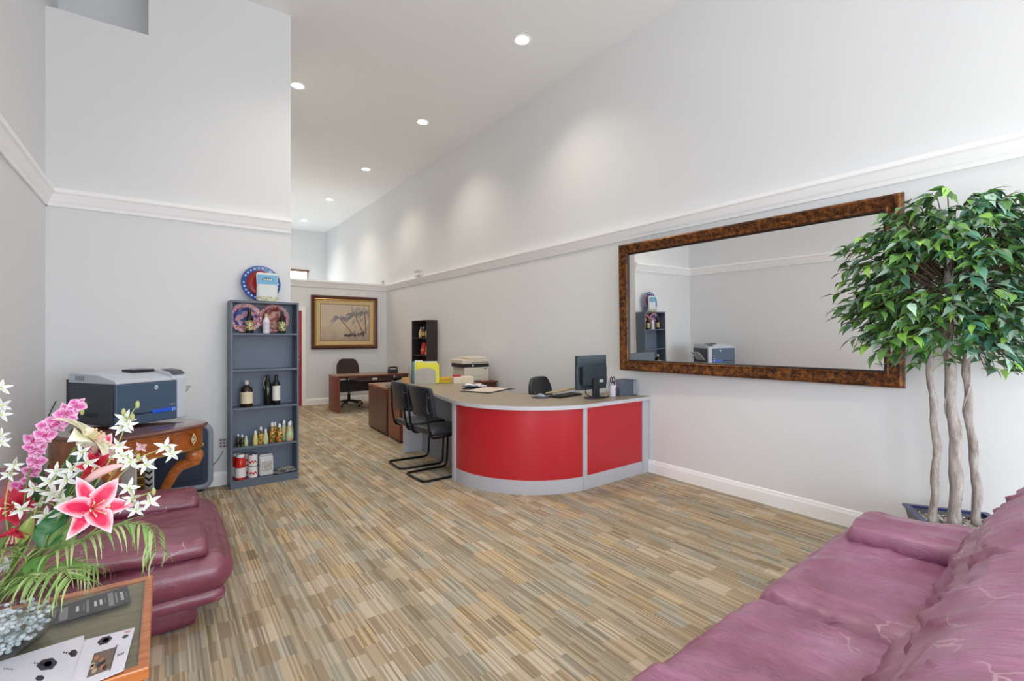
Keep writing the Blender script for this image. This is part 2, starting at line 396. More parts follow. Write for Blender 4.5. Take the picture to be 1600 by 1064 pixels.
# ------------------------------------------------------------ mirror
mc = Vector((4.085, 2.365, 1.745)); mir = thing('wall_mirror', 'huge rectangular mirror in a bronze scooped frame on the right wall', 'mirror', mc)
MIR_YAW = 2.6; MIR_TILT = 1.0
mir.rotation_euler = (R(MIR_TILT), 0, R(-90+MIR_YAW))
mw, mh = 2.45, 1.345; ft = .105
def bronze():
    t = NT('mottled_bronze'); f = t.noise(26, detail=6, rough=.7); g = t.noise(6, t.scale(t.obj(), (1, 1, 3)), 3)
    c = t.ramp(f, [(.36, lin((36, 24, 16))), (.48, lin((92, 52, 24))), (.62, lin((150, 94, 40))), (.78, lin((58, 48, 36)))])
    t.bump(f, .3, .006); return t.set(Base_Color=c, Metallic=.45, Roughness=.33)
M_bronze = bronze()
prof = [(0, -.028), (.008, -.036), (.02, -.03), (.045, -.038), (.068, -.052), (.085, -.058), (.098, -.05), (.105, -.03), (.105, .0), (.0, .0)]
MB().ring(mw-2*ft, mh-2*ft, prof).build('frame', M_bronze, mir, 30)
MB().ring(mw-2*ft, mh-2*ft, [(-.014, -.012), (-.012, -.022), (-.004, -.03), (.001, -.03), (.001, -.01)]).build('inner_lip', plain((34, 22, 16), .4), mir, 30)
MB().box(-mw/2+ft-.005, mw/2-ft+.005, -.014, -.006, -mh/2+ft-.005, mh/2-ft+.005).build('mirror_glass', M_mirror, mir)

# ------------------------------------------------------------ leather seating
def nz3(p, s, seed=0): return noise.noise(Vector((p.x*s[0]+seed, p.y*s[1]+seed*.7, p.z*s[2]-seed)))
def folds(p, s, seed, amp):
    v = 1-abs(nz3(p, s, seed))*2.2
    return amp*max(0, v)**3
def leather_seat(W, name, label, loc, rz, D=.92, H=.38, seats=1, armw=.36, cat='sofa', M_leather=None, backH=.84, baseIn=.14, armD=.62, armH=.10, rise=.07, amp=1):
    """local: width along x, sits facing -y (front edge at y=0), back towards +y"""
    t = thing(name, label, cat, loc, rz)
    cushion(W/2-baseIn, D/2-.12, .075, .03, (10, 8, 3), lambda p, q: p+Vector((0, D/2+.02, .075))).build('plinth', M_leather, t, True)
    cushion(W/2-.02, D/2-.03, .04, .04, (40, 20, 6), lambda p, q: p+Vector((0, D/2, .175+.004*nz3(p, (9, 9, 9))))).build('frame_roll', M_leather, t, True)
    sw = W/seats
    for k in range(seats):
        cx = -W/2+sw*(k+.5); sd = 11.3*k+W*3+seats
        def df(p, q, cx=cx, sd=sd):
            ex = 1-min(1, abs(p.x)/(sw/2)); top = max(0, q[2])
            z = p.z+.035*top*(1-q[0]**4)*(1-q[1]**4)
            g = p+Vector((cx, 0, 0))
            sk = Vector((g.x+.35*g.y, g.y, g.z)); z += amp*top*(folds(sk, (5.5, 1.6, 1), sd, .014)+folds(sk, (13, 2.6, 1), sd+4, .009)+folds(g, (3, 11, 1), sd+9, .006)+.010*nz3(g, (2.2, 2.2, 1), sd)-.008)
            # puckers where the cover is pulled in at the sides
            edge = max(abs(q[0]), abs(q[1]))**6
            z += amp*edge*top*.003*math.sin(g.y*70+math.sin(g.x*30)*2)
            y = p.y-.02*(1-q[0]**2)*(1-q[2]**2)*(1 if q[1] < 0 else 0)+.004*nz3(g, (16, 16, 16), sd)
            return Vector((cx+p.x, D/2-.01+y, .20+(H-.20)/2+z))
        cushion(sw/2-.002, D/2-.01, (H-.18)/2, .085, (64, 64, 16), df).build('seat_cushion', M_leather, t, True)
    for k in range(max(1, seats)):
        sd = 31.7*k+W; bw = (W-.06)/max(1, seats); cx = -W/2+.03+bw*(k+.5)
        def db(p, q, cx=cx, sd=sd, bw=bw):
            zz = (p.z+.29)/.58; g = p+Vector((cx, 0, 0))
            fr = max(0, -q[1])
            y = p.y-.05*fr*(1-q[0]**2)*math.sin(PI*min(1, max(0, zz)))+.0
            y -= amp*fr*(folds(Vector((g.x+.3*g.z, g.y, g.z)), (7.5, 2, 1.5), sd, .022)+folds(Vector((g.x-.2*g.z, g.y, g.z)), (17, 2, 2.5), sd+3, .010)+folds(g, (2.5, 2, 9), sd+7, .010))
            # head-roll seam across the cushion
            y += fr*.03*math.exp(-((zz-.62)/.05)**2)
            y += fr*.003*abs(q[0])**5*math.sin(g.z*90)
            return Vector((cx+p.x, D-.27+y+.30*(zz-.0)*.9, H-.06+(backH-H+.06)*zz))
        cushion(bw/2-.002, .15, .29, .11, (60, 16, 60), db).build('back_cushion', M_leather, t, True)
    for s in (-1, 1):
        def da(p, q, s=s):
            g = Vector((p.x+s*9, p.y, p.z)); z = p.z
            z += max(0, q[2])*(folds(g, (5, 3, 2), s*3, .012)+.006*nz3(g, (12, 12, 12)))
            yy = p.y+armD/2+.10
            z += rise*max(0, (p.y+armD/2)/armD)**1.5+.02*(1-q[0]**2)*max(0, q[2])
            return Vector((s*(W/2-armw/2-.005)+p.x*(1-.1*max(0, -q[1])), yy, H+.012+armH/2+z))
        cushion(armw/2, armD/2, armH/2, armH/2*.98, (28, 40, 10), da).build('arm_pad', M_leather, t, True)
    return t
# the two-seat sofa along the bottom right faces +Y  (local -y -> world +Y : rotate by 180)
leather_seat(2.26, 'leather_sofa', 'large burgundy leather two-seat sofa in the right foreground with cracked wrinkled cushions', (1.925, 1.035, 0), PI+R(3.5), D=.90, H=.40, seats=2, armw=.38, armD=.45, armH=.09, backH=.86, rise=.03, M_leather=M_leather_sheen)
# the armchair by the left wall faces +X  (local -y -> +X : rotate by 90)
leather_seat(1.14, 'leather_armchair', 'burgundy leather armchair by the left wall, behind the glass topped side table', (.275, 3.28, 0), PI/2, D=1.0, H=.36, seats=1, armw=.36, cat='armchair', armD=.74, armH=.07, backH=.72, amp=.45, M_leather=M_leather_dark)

# ------------------------------------------------------------ reception counter
ct = thing('reception_counter', 'curved reception counter with red front panels and a taupe worktop', 'counter')
C0 = Vector((3.22, 4.16)); r0 = .87
def arc(r, a0, a1, n): return [(C0.x+r*math.cos(R(a0+(a1-a0)*i/n)), C0.y+r*math.sin(R(a0+(a1-a0)*i/n))) for i in range(n+1)]
A0, A1 = 173.5, 267.6
def curved(name, r_in, r_out, a0, a1, z0, z1, m, n=28, label=None):
    mb = MB(); o = arc(r_out, a0, a1, n); i = arc(r_in, a0, a1, n)
    for k in range(n):
        mb.prism([o[k], o[k+1], i[k+1], i[k]], z0, z1)
    b = MB(); bm = bmesh.new()
    ring = o+i[::-1]; b.prism(ring, z0, z1); return b.build(name, m, ct, 30, label=label)
curved('curved_panel', .84, .862, A0, A1, .128, .765, M_red, label='red curved front panel')
curved('kick_plate', .84, .868, A0, A1, .0, .128, M_grey)
ps = Vector((3.19, 3.292)); pe = Vector((4.165, 3.347)); dv = (pe-ps).normalized(); nv = Vector((-dv.y, dv.x))
def strip(name, s0, s1, t0, t1, z0, z1, m, bevel=0, label=None):
    L = (pe-ps).length; P = [ps+dv*(s0)+nv*t0, ps+dv*(s1)+nv*t0, ps+dv*(s1)+nv*t1, ps+dv*s0+nv*t1]
    return MB().prism([tuple(p) for p in P], z0, z1).build(name, m, ct, bevel=bevel, label=label)
Ls = (pe-ps).length
strip('straight_panel', .03, Ls-.095, .006, .03, .128, .765, M_red, label='red flat front panel')
strip('kick_plate', .03, Ls-.095, .0, .03, 0, .128, M_grey)
strip('post', -.02, .03, -.008, .04, 0, .765, M_grey, .003)
strip('end_stile', Ls-.095, Ls, -.006, .04, 0, .765, M_grey, .003)
pl = arc(.87, A0, A0-1, 1)[0]
MB().box(pl[0]-.015, pl[0]+.03, pl[1]-.005, pl[1]+.045, 0, .765).build('post', M_grey, ct, bevel=.003)
topo = arc(.888, 176, 267.6, 40)+[(4.168, 3.325), (4.168, 4.0), (3.5, 4.0), (3.34, 4.05), (3.25, 4.16), (3.22, 4.32), (3.26, 5.0), (3.5, 5.6), (3.52, 6.14), (2.64, 6.14), (2.585, 5.6), (2.5, 5.1), (2.40, 4.62)]
MB().prism(topo, .768, .803).build('worktop', [M_top], ct, bevel=.004)
eb = topo[:42]; 
ed = MB()
outer = arc(.892, 176, 267.6, 40)+[(4.168, 3.321)]; inner = arc(.886, 176, 267.6, 40)+[(4.168, 3.327)]
ed.prism(outer+inner[::-1], .767, .802); ed.build('edge_band', plain((200, 201, 208), .35), ct)
e2 = [(2.334, 4.222), (2.40, 4.62), (2.5, 5.1), (2.585, 5.6), (2.64, 6.14)]
MB().prism([(x-.004, y) for x, y in e2]+[(x+.002, y) for x, y in e2[::-1]], .767, .802).build('edge_band', plain((200, 201, 208), .35), ct)
MB().prism([(2.645, 4.32), (2.645, 5.64), (2.67, 5.64), (2.67, 4.32)], .0, .765).build('modesty_panel', plain((140, 143, 150), .5), ct)
MB().box(2.40, 3.38, 5.64, 5.67, 0, .767).build('end_panel', M_grey, ct, bevel=.003)
MB().box(2.41, 2.69, 4.285, 4.31, 0, .767).build('support_panel', M_grey, ct)
MB().box(2.7, 3.45, 6.10, 6.13, 0, .767).build('support_panel', M_grey, ct)
for k, zz in enumerate((.0,)):
    MB().box(4.14, 4.165, 3.40, 3.98, 0, .767).build('end_panel', M_grey, ct)

# wooden cabinets at the end of the counter
def wood_cabinet(name, label, x0, x1, y0, y1, h, m, rz=0):
    t = thing(name, label, 'cabinet', ((x0+x1)/2, (y0+y1)/2, 0), rz); a, b = (x1-x0)/2, (y1-y0)/2
    box('body', -a+.006, a-.006, -b+.006, b-.006, .03, h-.026, m, t, .002)
    box('toe_kick', -a+.03, a-.03, -b+.02, b-.02, 0, .03, M_black, t)
    box('top', -a, a, -b, b, h-.026, h, plain((150, 112, 84), .35), t, .003)
    for k in range(2):
        d = box('drawer_front', a-.006, a+.012, -b+.02, b-.02, .05+k*(h-.1)/2, .04+(k+1)*(h-.1)/2, m, t, .002)
        MB().tube([(a+.012, -.06, .12+k*(h-.1)/2+.1), (a+.035, -.055, .12+k*(h-.1)/2+.1), (a+.035, .055, .12+k*(h-.1)/2+.1), (a+.012, .06, .12+k*(h-.1)/2+.1)], .005).build('handle', M_chrome, d)
    return t
wood_cabinet('wood_cabinet', 'reddish wooden cabinet directly behind the far black cantilever chair', 2.58, 3.12, 6.17, 6.66, .735, M_mahog2, R(-3))
wood_cabinet('wood_cabinet', 'dark brown wooden cabinet at the far end of the counter row', 2.62, 3.16, 6.73, 7.62, .70, M_mahog, R(-3))

# ------------------------------------------------------------ cantilever chairs
def cantilever(label, loc, rz):
    t = thing('cantilever_chair', label, 'chair', loc, rz, 'black cantilever chairs at the counter')
    h = .20; rr = .0115
    def fil(P, r=.06, n=5):
        out = [Vector(P[0])]
        for a, b, c in zip(P, P[1:], P[2:]):
            a, b, c = Vector(a), Vector(b), Vector(c); d1 = (a-b).normalized(); d2 = (c-b).normalized(); q = min(r, (a-b).length*.45, (c-b).length*.45)
            p0, p2 = b+d1*q, b+d2*q
            for i in range(n+1):
                s = i/n; out.append(p0*(1-s)**2+b*2*s*(1-s)+p2*s*s)
        out.append(Vector(P[-1])); return out
    P = []
    side = lambda y: [(-.30, y*.45, .9), (-.275, y, .86), (-.21, y, .415), (.235, y, .445), (.215, y, .0125), (-.27, y, .0125)]
    pa = [(-.235, -h, .88), (-.225, -h, .60), (-.19, -h, .42), (.24, -h, .445), (.22, -h, .0125), (-.27, -h, .0125), (-.27, h, .0125), (.22, h, .0125), (.24, h, .445), (-.19, h, .42), (-.225, h, .60), (-.235, h, .88)]
    MB().tube(fil(pa), rr, 8).build('tube_frame', plain((30, 30, 34), .25, .5), t, True)
    def ds(p, q): return Vector((.035+p.x, p.y, .472+p.z+.012*max(0, q[2])*(1-q[0]**2)*(1-q[1]**2)))
    cushion(.225, .215, .03, .028, (16, 16, 5), ds).build('seat', M_blkleather, t, True)
    def dbk(p, q): return Vector((-.232+p.x-.05*(p.y/.22)**2*-1-.03*(p.z/.17), p.y, .775+p.z+.012*(1-(p.y/.22)**2)*max(0, q[2])))
    cushion(.024, .235, .155, .024, (5, 24, 20), dbk).build('backrest', M_blkleather, t, True)
    for y in (-h, h):
        for z in (.68, .83): MB().lathe([(0, 0), (.012, .002), (.012, .006), (0, .009)], 10, mat=Matrix.Rotation(R(-90), 4, 'Y')).build('bolt', M_chrome, t, True, loc=(-.258+.05*(y/.22)**2, y, z))
    return t
cantilever('black cantilever chair nearest the red curved panel, facing the counter', (2.32, 4.57, 0), R(2))
cantilever('black cantilever chair farther back, beside the reddish wooden cabinet', (2.34, 5.12, 0), R(-3))

# ------------------------------------------------------------ office chairs
def office_chair(label, loc, rz, mat, top=.95, w=.44, bh=.40, seat_z=.46):
    """faces local -y"""
    t = thing('office_chair', label, 'chair', loc, rz)
    def db(p, q):
        wz = 1-.42*max(0, p.z/(bh/2))**2.5
        return Vector((p.x*wz, .20+p.y+.06*(p.z/(bh/2))*.6-.05*(p.x/(w/2))**2, top-bh/2+p.z))
    cushion(w/2, .03, bh/2, .03, (24, 5, 24), db).build('backrest', mat, t, True)
    cushion(.235, .225, .035, .033, (16, 16, 5), lambda p, q: Vector((p.x, p.y-.02, seat_z+p.z))).build('seat', mat, t, True)
    MB().tube([(0, .12, seat_z-.04), (0, .25, seat_z-.02), (0, .255, seat_z+.12), (0, .24, top-bh/2)], .022, 8, flat=.5).build('back_bracket', M_blackplastic, t, True)
    MB().lathe([(.03, .09), (.03, .25), (.02, .26), (.02, seat_z-.05), (.07, seat_z-.045), (.07, seat_z-.03)], 16).build('gas_column', M_blackplastic, t, 30)
    for k in range(5):
        a = 2*PI*k/5+.3; leg = MB().tube([(.03*math.cos(a), .03*math.sin(a), .115), (.28*math.cos(a), .28*math.sin(a), .075)], [.024, .016], 8).build('leg', M_blackplastic, t, True)
        MB().lathe([(0, -.018), (.025, -.016), (.027, 0), (.025, .016), (0, .018)], 14, mat=Matrix.Rotation(R(90), 4, 'X')).build('caster', M_black, leg, True, loc=(.29*math.cos(a), .29*math.sin(a), .028), rot=(0, 0, a))
    return t
office_chair('black leather office chair tucked behind the reception counter, only its back showing', (3.76, 4.42, 0), R(22), M_blkleather, .95, .52, .44)
M_brown = plain((62, 48, 42), .8, name='brown_fabric')
office_chair('brown fabric office chair behind the back desk, under the framed painting', (3.14, 10.24, 0), R(-8), M_brown, .98, .46, .42, .45)

# ------------------------------------------------------------ back desk, painting, tall case
dk = thing('wooden_desk', 'mahogany desk in front of the back wall with an open knee space', 'desk', (3.35, 9.62, 0))
box('desktop', -.71, .71, -.33, .33, .675, .70, plain((150, 126, 104), .35), dk, .003)
box('desktop_edge', -.712, .712, -.334, -.326, .674, .701, M_mahog2, dk)
for x in (-.70, .665): box('side_panel', x, x+.035, -.31, .31, 0, .675, M_mahog2, dk, .002)
dr = box('drawer', -.33, .40, -.30, .2, .575, .67, M_wal, dk, .002)
box('label_plate', -.04, .06, -.305, -.30, .60, .64, M_white, dr)
box('modesty_panel', -.66, .66, .20, .22, .34, .575, M_dkcase, dk)

pt = thing('framed_painting', 'framed palm tree landscape painting hung on the back wall', 'painting', (3.248, YB-.004, 1.757))
pw, ph = 1.446, 1.165
MB().ring(pw-.2, ph-.2, [(.03, -.03), (.045, -.042), (.07, -.048), (.09, -.04), (.1, -.02), (.1, 0), (.03, 0)]).build('outer_frame', M_wal and wood('frame_brown', (70, 36, 22), (100, 54, 34), .3), pt, 30)
MB().ring(pw-.2, ph-.2, [(.0, -.024), (.006, -.034), (.02, -.036), (.032, -.03), (.032, 0), (0, 0)]).build('gold_beading', M_gold, pt, 30)
bd = MB()
for sx in range(56):
    for sz in (-1, 1): bd.ball(((sx/55-.5)*(pw-.18), -.036, sz*(ph/2-.088)), .008, seg=6, rings=4)
for s in range(44):
    for sx in (-1, 1): bd.ball((sx*(pw/2-.088), -.036, (s/43-.5)*(ph-.18)), .008, seg=6, rings=4)
o = bd.build('bead_row', M_gold, pt, True); o['kind'] = 'stuff'
MB().ring(pw-.40, ph-.38, [(.01, -.016), (.09, -.024), (.098, -.02), (.098, 0), (.01, 0)]).build('linen_liner', plain((214, 188, 140), .8), pt)
MB().ring(pw-.40, ph-.38, [(-.0, -.014), (.004, -.02), (.012, -.018), (.012, 0), (0, 0)]).build('inner_fillet', plain((150, 120, 78), .5), pt)
def art():
    t = NT('painted_landscape'); v = t.obj(); sp = t.n('ShaderNodeSeparateXYZ'); t.l(v, sp.inputs[0])
    f = t.math('ADD', t.math('MULTIPLY', sp.outputs[2], .9), t.math('MULTIPLY', t.noise(5, v, 5, .6), .5))
    c = t.ramp(t.math('ADD', f, .25), [(.0, lin((150, 132, 116))), (.3, lin((196, 178, 156))), (.5, lin((214, 196, 172))), (.8, lin((206, 190, 172)))])
    g = t.noise(9, v, 4, .6); mk = t.math('MULTIPLY', t.ramp(g, [(.48, (0, 0, 0, 1)), (.62, (1, 1, 1, 1))]), t.math('GREATER_THAN', sp.outputs[0], .12))
    c = t.mix(t.math('MULTIPLY', mk, .55), c, lin((128, 122, 122)))
    return t.set(Base_Color=c, Roughness=.6)
MB().box(-pw/2+.195, pw/2-.195, -.012, -.002, -ph/2+.185, ph/2-.185).build('canvas', art(), pt)
def palm_paint(cx, cz, trunk, fr, n, seed, mats):
    rr = random.Random(seed); tr = MB()
    L = [(x, -.0128, z) for x, z in trunk]; 
    for (a, b) in zip(L, L[1:]):
        wd = .012; tr.add([(a[0]-wd, -.0128, a[2]), (a[0]+wd, -.0128, a[2]), (b[0]+wd, -.0128, b[2]), (b[0]-wd, -.0128, b[2])], [(0, 1, 2, 3)])
    for k in range(n):
        a = rr.uniform(-.5, PI+.5); ln = fr*rr.uniform(.6, 1.1); pts = []
        for i in range(6):
            s = i/5; pts.append((cx+math.cos(a)*ln*s, cz+math.sin(a)*ln*s*.8-.5*ln*s*s))
        for i in range(5):
            (x0, z0), (x1, z1) = pts[i], pts[i+1]; wv = .009*(1-abs(i/5-.4))
            tr.add([(x0, -.0132-k*6e-5, z0-wv), (x1, -.0132-k*6e-5, z1-wv), (x1, -.0132-k*6e-5, z1+wv), (x0, -.0132-k*6e-5, z0+wv)], [(0, 1, 2, 3)], 1)
    tr.box(cx-.005, cx+.005, -.0128, -.0125, cz-.005, cz+.005)
    return tr.build('painted_palm', mats, pt)
Mp1 = plain((130, 98, 84), .7); Mp2 = plain((150, 140, 148), .7); Mp3 = plain((132, 132, 130), .7)
palm_paint(-.13, .10, [(-.13, .10), (-.03, -.03), (.09, -.16), (.16, -.29)], .21, 30, 1, [Mp1, Mp2])
palm_paint(.22, .17, [(.22, .17), (.27, .03), (.34, -.12), (.39, -.27)], .25, 36, 2, [Mp1, Mp3])
palm_paint(.42, .22, [(.42, .22), (.44, .0), (.45, -.25)], .18, 24, 3, [Mp1, Mp3])
bush = MB(); rr = random.Random(4)
for k in range(40):
    x = rr.uniform(-.02, .44); z = -.30+rr.uniform(0, .05)+max(0, x-.1)*.18*rr.random(); r_ = rr.uniform(.012, .035)
    bush.add([(x+r_*math.cos(a*PI/3), -.0155-k*5e-5, z+r_*.7*math.sin(a*PI/3)) for a in range(6)], [tuple(range(6))], k % 2)
bush.build('painted_bushes', [plain((76, 66, 80), .7), plain((112, 90, 88), .7)], pt)

tc = thing('tall_bookcase', 'narrow espresso bookcase against the right wall near the back desk', 'bookcase', (4.168, 8.57, 0))
for y in (-.335, .315): box('side_panel', -.215, 0, y, y+.02, 0, 1.755, M_dkcase, tc, .002)
box('back_panel', -.012, 0, -.315, .315, 0, 1.75, M_dkcase, tc)
for z in (.06, .40, .735, 1.075, 1.405, 1.735): box('shelf', -.212, -.012, -.315, .315, z, z+.02, M_dkcase, tc, .001)
def bottle(name, label, cat, loc, prof, m, parts=(), group=None, seg=16):
    t = thing(name, label, cat, loc, random.uniform(-.3, .3), group)
    MB().lathe(prof, seg).build('bottle_body', m, t, 40)
    for nm, pr, mm in parts: MB().lathe(pr, seg).build(nm, mm, t, 40)
    return t
def wine(h, r, nk=.32, rn=.014):
    return [(0, 0), (r*.95, .0), (r, .006), (r, h*(1-nk)-.02), (r*.8, h*(1-nk)), (rn, h*(1-nk*.6)), (rn, h*.985), (rn*.8, h)]
def lab(r, z0, z1): return [(r-.001, z0), (r+.0008, z0+.0003), (r+.0008, z1-.0003), (r-.001, z1)]
def cap(r, z0, z1): return [(r, z0), (r+.001, z0+.001), (r+.001, z1-.002), (r*.8, z1), (0, z1)]
gx = 'bottles on the upper shelf of the espresso bookcase'
for y, c, lb in ((.14, (206, 190, 150), 'pale small bottle, farthest left on top shelf of the espresso bookcase'), (.02, (96, 62, 30), 'amber bottle with gold label between two pale bottles in espresso bookcase'), (-.16, (220, 206, 168), 'cream bottle at the right end of the espresso bookcase top shelf')):
    bottle('bottle', lb, 'bottle', (4.06, 8.57+y, 1.426), wine(.2, .043, .3), plain(c, .3), [('label', lab(.043, .04, .11), plain((216, 176, 84) if c[0] < 100 else (228, 222, 204), .5)), ('cap', cap(.015, .17, .203), plain((230, 226, 215), .4))], gx)
def pouch(name, label, loc, rz, w, h, d, mats, cat='bag', band=None):
    """upright soft pack: gusseted base, flat crimped top"""
    t = thing(name, label, cat, loc, rz)
    def df(p, q):
        k = (p.z+h/2)/h; return Vector((p.x*(1-.06*math.sin(PI*k)), p.y*(1-.85*max(0, k-.1)), p.z+h/2+.002*math.sin(p.x*60)))
    cushion(w/2, d/2, h/2, min(.03, d/2), (12, 6, 16), df).build('pack', mats[0], t, True)
    if band:
        for (z0, z1, m) in band:
            k0, k1 = z0/h, z1/h; y0 = -d/2*(1-.85*max(0, k0-.1))-.0012; y1 = -d/2*(1-.85*max(0, k1-.1))-.0012; ww = w/2*.88
            MB().add([(-ww, y0, z0), (ww, y0, z0), (ww, y1, z1), (-ww, y1, z1), (-ww, y0+.002, z0), (ww, y0+.002, z0), (ww, y1+.002, z1), (-ww, y1+.002, z1)], [(0, 1, 2, 3), (7, 6, 5, 4), (0, 4, 5, 1), (3, 2, 6, 7), (0, 3, 7, 4), (1, 5, 6, 2)]).build('print_band', m, t)
    return t
pouch('snack_bag', 'bright red packet on the second shelf of the espresso bookcase', (4.05, 8.56, 1.096), R(-90), .16, .24, .09, [plain((214, 40, 34), .35)], band=[(.07, .12, plain((235, 120, 90), .5))])
pouch('snack_bag', 'white and red packet right of the bright red packet in espresso bookcase', (4.05, 8.38, 1.096), R(-90), .14, .19, .08, [plain((228, 218, 206), .4)], band=[(.05, .09, plain((206, 60, 50), .5))])

# ------------------------------------------------------------ slate bookcase with its goods
bc = thing('slate_bookcase', 'tall slate grey open bookcase against the partition wall', 'bookcase', (.80, 5.325, 0), R(3))
bw, bdp, bh = .605, .19, 1.775
for x in (-bw/2, bw/2-.018): box('side_panel', x, x+.018, -bdp/2, bdp/2, 0, bh-.02, M_shelf, bc, .0015)
box('top_panel', -bw/2, bw/2, -bdp/2, bdp/2, bh-.02, bh, M_shelf, bc, .0015)
box('back_panel', -bw/2+.018, bw/2-.018, bdp/2-.008, bdp/2, .06, bh-.02, M_shelf_in, bc)
box('kick_board', -bw/2+.018, bw/2-.018, -bdp/2+.008, -bdp/2+.022, 0, .055, M_shelf, bc)
SH = [.055, .365, .738, 1.10, 1.447]
for z in SH: box('shelf', -bw/2+.018, bw/2-.018, -bdp/2+.004, bdp/2-.008, z, z+.018, M_shelf, bc, .001)
def on(x, y, k):
    p = Matrix.Rotation(R(3), 4, 'Z') @ Vector((x, y, 0)); return (bc.location.x+p.x, bc.location.y+p.y, (SH[k]+.0185) if k < 5 else bh)
def xof(px, y=0):   # shelf x under a pixel column
    return atY(px, 600, 5.30).x-.80
def plate(label, loc, r, rz, tilt, rim, ring, mid, dots):
    t = thing('decorative_plate', label, 'plate', loc, rz); t.rotation_euler = (R(tilt), 0, rz)
    RX = Matrix.Rotation(R(90), 4, 'X')
    MB().lathe([(0, .0), (r*.55, 0), (r*.62, .006), (r, .022), (r*.995, .026), (r*.62, .011), (r*.55, .006), (0, .005)], 40, mat=RX).build('dish', rim, t, 40, loc=(0, 0, r))
    MB().lathe([(r*.40, .0062), (r*.72, .0168), (r*.72, .0172), (r*.42, .0085)], 40, mat=RX).build('painted_ring', ring, t, True, loc=(0, 0, r))
    MB().lathe([(0, .0066), (r*.5, .0074), (r*.5, .0082), (0, .0075)], 32, mat=RX).build('painted_centre', mid, t, True, loc=(0, 0, r))
    mb = MB()
    for k in range(26):
        a = 2*PI*k/26; 
        if (k % 7) in (5,): continue
        mb.ball((r*.86*math.cos(a), -.0205, r+r*.86*math.sin(a)), .010 if k % 2 else .014, .003, .012, 6, 4)
    o = mb.build('rim_marks', dots, t, True); o['kind'] = 'stuff'
    return t
def mottled(name, cs, scale=22):
    t = NT(name); f = t.noise(scale, detail=2); n = len(cs)
    return t.set(Base_Color=t.ramp(f, [(.3+.4*i/n, lin(c)) for i, c in enumerate(cs)], 'CONSTANT'), Roughness=.25)
p = on(-.03, .055, 5)
plate('big blue rimmed plate with white marks, leaning on the wall atop the slate bookcase', (p[0]+.01, p[1]-.045, p[2]+.004), .178, R(3), -8, plain((34, 76, 150), .2), plain((150, 36, 40), .25), mottled('plate_amber', [(214, 120, 50), (70, 40, 36), (226, 170, 60), (190, 70, 40)], 18), plain((190, 214, 240), .3))
p = on(-.155, .05, 4)
plate('pink rimmed plate with a blue centre, left on the top shelf of slate bookcase', (p[0], p[1]-.018, p[2]+.004), .145, R(3), -8, mottled('plate_pink', [(226, 170, 176), (196, 90, 90), (236, 208, 210), (160, 70, 80)], 40), mottled('plate_pink2', [(212, 150, 160), (60, 90, 170)], 26), mottled('plate_blue', [(50, 84, 168), (40, 70, 150), (214, 120, 60), (236, 220, 190)], 12), plain((236, 200, 206), .3))
p = on(.10, .05, 4)
plate('rose and brown plate with a beige centre, right on the top shelf of slate bookcase', (p[0], p[1]-.018, p[2]+.004), .145, R(3), -8, mottled('plate_rose', [(190, 120, 124), (120, 50, 56), (214, 160, 164), (90, 40, 50)], 36), mottled('plate_rose2', [(204, 150, 140), (150, 70, 70)], 26), mottled('plate_beige', [(228, 190, 160), (120, 66, 44), (236, 214, 190), (206, 120, 110)], 14), plain((222, 180, 186), .3))
q = on(.02, -.045, 5)
pg = pouch('food_pouch', 'blue and white stand-up food pouch in front of the big blue plate', q, R(2), .20, .285, .07, [plain((214, 218, 220), .25)], 'pouch',
      band=[(.17, .262, plain((112, 178, 214), .3)), (.006, .05, mottled('pouch_print', [(206, 196, 170), (150, 160, 90), (230, 226, 214), (120, 100, 80)], 60))])
MB().lathe([(0, 0), (.052, 0), (.052, .0015), (0, .0015)], 24, sy=.36, mat=Matrix.Rotation(R(90), 4, 'X')).build('oval_emblem', plain((70, 96, 120), .4), pg, loc=(0, -.0165, .215))
for k in range(5): box('lettering', -.036+k*.016, -.026+k*.016, -.0195, -.0182, .207, .223, M_white, pg)
Mdk = plain((18, 20, 20), .12); Mamb = plain((44, 26, 14), .12)
gt = 'bottles on the top shelf of the slate bookcase'
bottle('oil_bottle', 'dark bottle standing in front of the blue centred pink plate', 'bottle', on(-.135, -.045, 4), wine(.235, .034, .36), Mdk, [('label', lab(.034, .03, .12), mottled('olive_label', [(60, 66, 44), (206, 190, 120), (40, 44, 34)], 60)), ('cap', cap(.0145, .2, .237), plain((60, 30, 26), .4))], gt)
bottle('oil_bottle', 'white bottle with gold cap between the two plates on top shelf', 'bottle', on(.012, -.045, 4), wine(.19, .032, .28), plain((226, 222, 232), .25), [('label', lab(.032, .03, .11), plain((206, 202, 216), .5)), ('cap', cap(.0145, .145, .192), plain((206, 186, 150), .3))], gt)
bottle('oil_bottle', 'dark bottle in front of the rose and brown plate', 'bottle', on(.155, -.05, 4), wine(.215, .036, .34), Mdk, [('label', lab(.036, .025, .115), mottled('olive_label2', [(52, 58, 40), (196, 190, 130), (36, 40, 30)], 60)), ('cap', cap(.0145, .185, .217), plain((30, 30, 34), .4))], gt)
g3 = 'large bottles on the middle shelf of the slate bookcase'
bottle('liqueur_bottle', 'squat amber bottle with cream label, alone left on the middle shelf', 'bottle', on(-.155, -.02, 2), [(0, 0), (.05, 0), (.054, .008), (.054, .155), (.045, .185), (.018, .205), (.016, .24), (.013, .25)], Mamb, [('label', lab(.054, .035, .145), plain((226, 214, 180), .5)), ('cap', cap(.018, .215, .255), plain((200, 206, 200), .3))], g3)
bottle('liqueur_bottle', 'tall black bottle with white label, right of its unlabelled twin', 'bottle', on(.105, -.035, 2), wine(.295, .036, .26, .015), Mdk, [('label', lab(.036, .045, .19), plain((226, 226, 218), .5)), ('cap', cap(.0155, .25, .297), M_black)], g3)
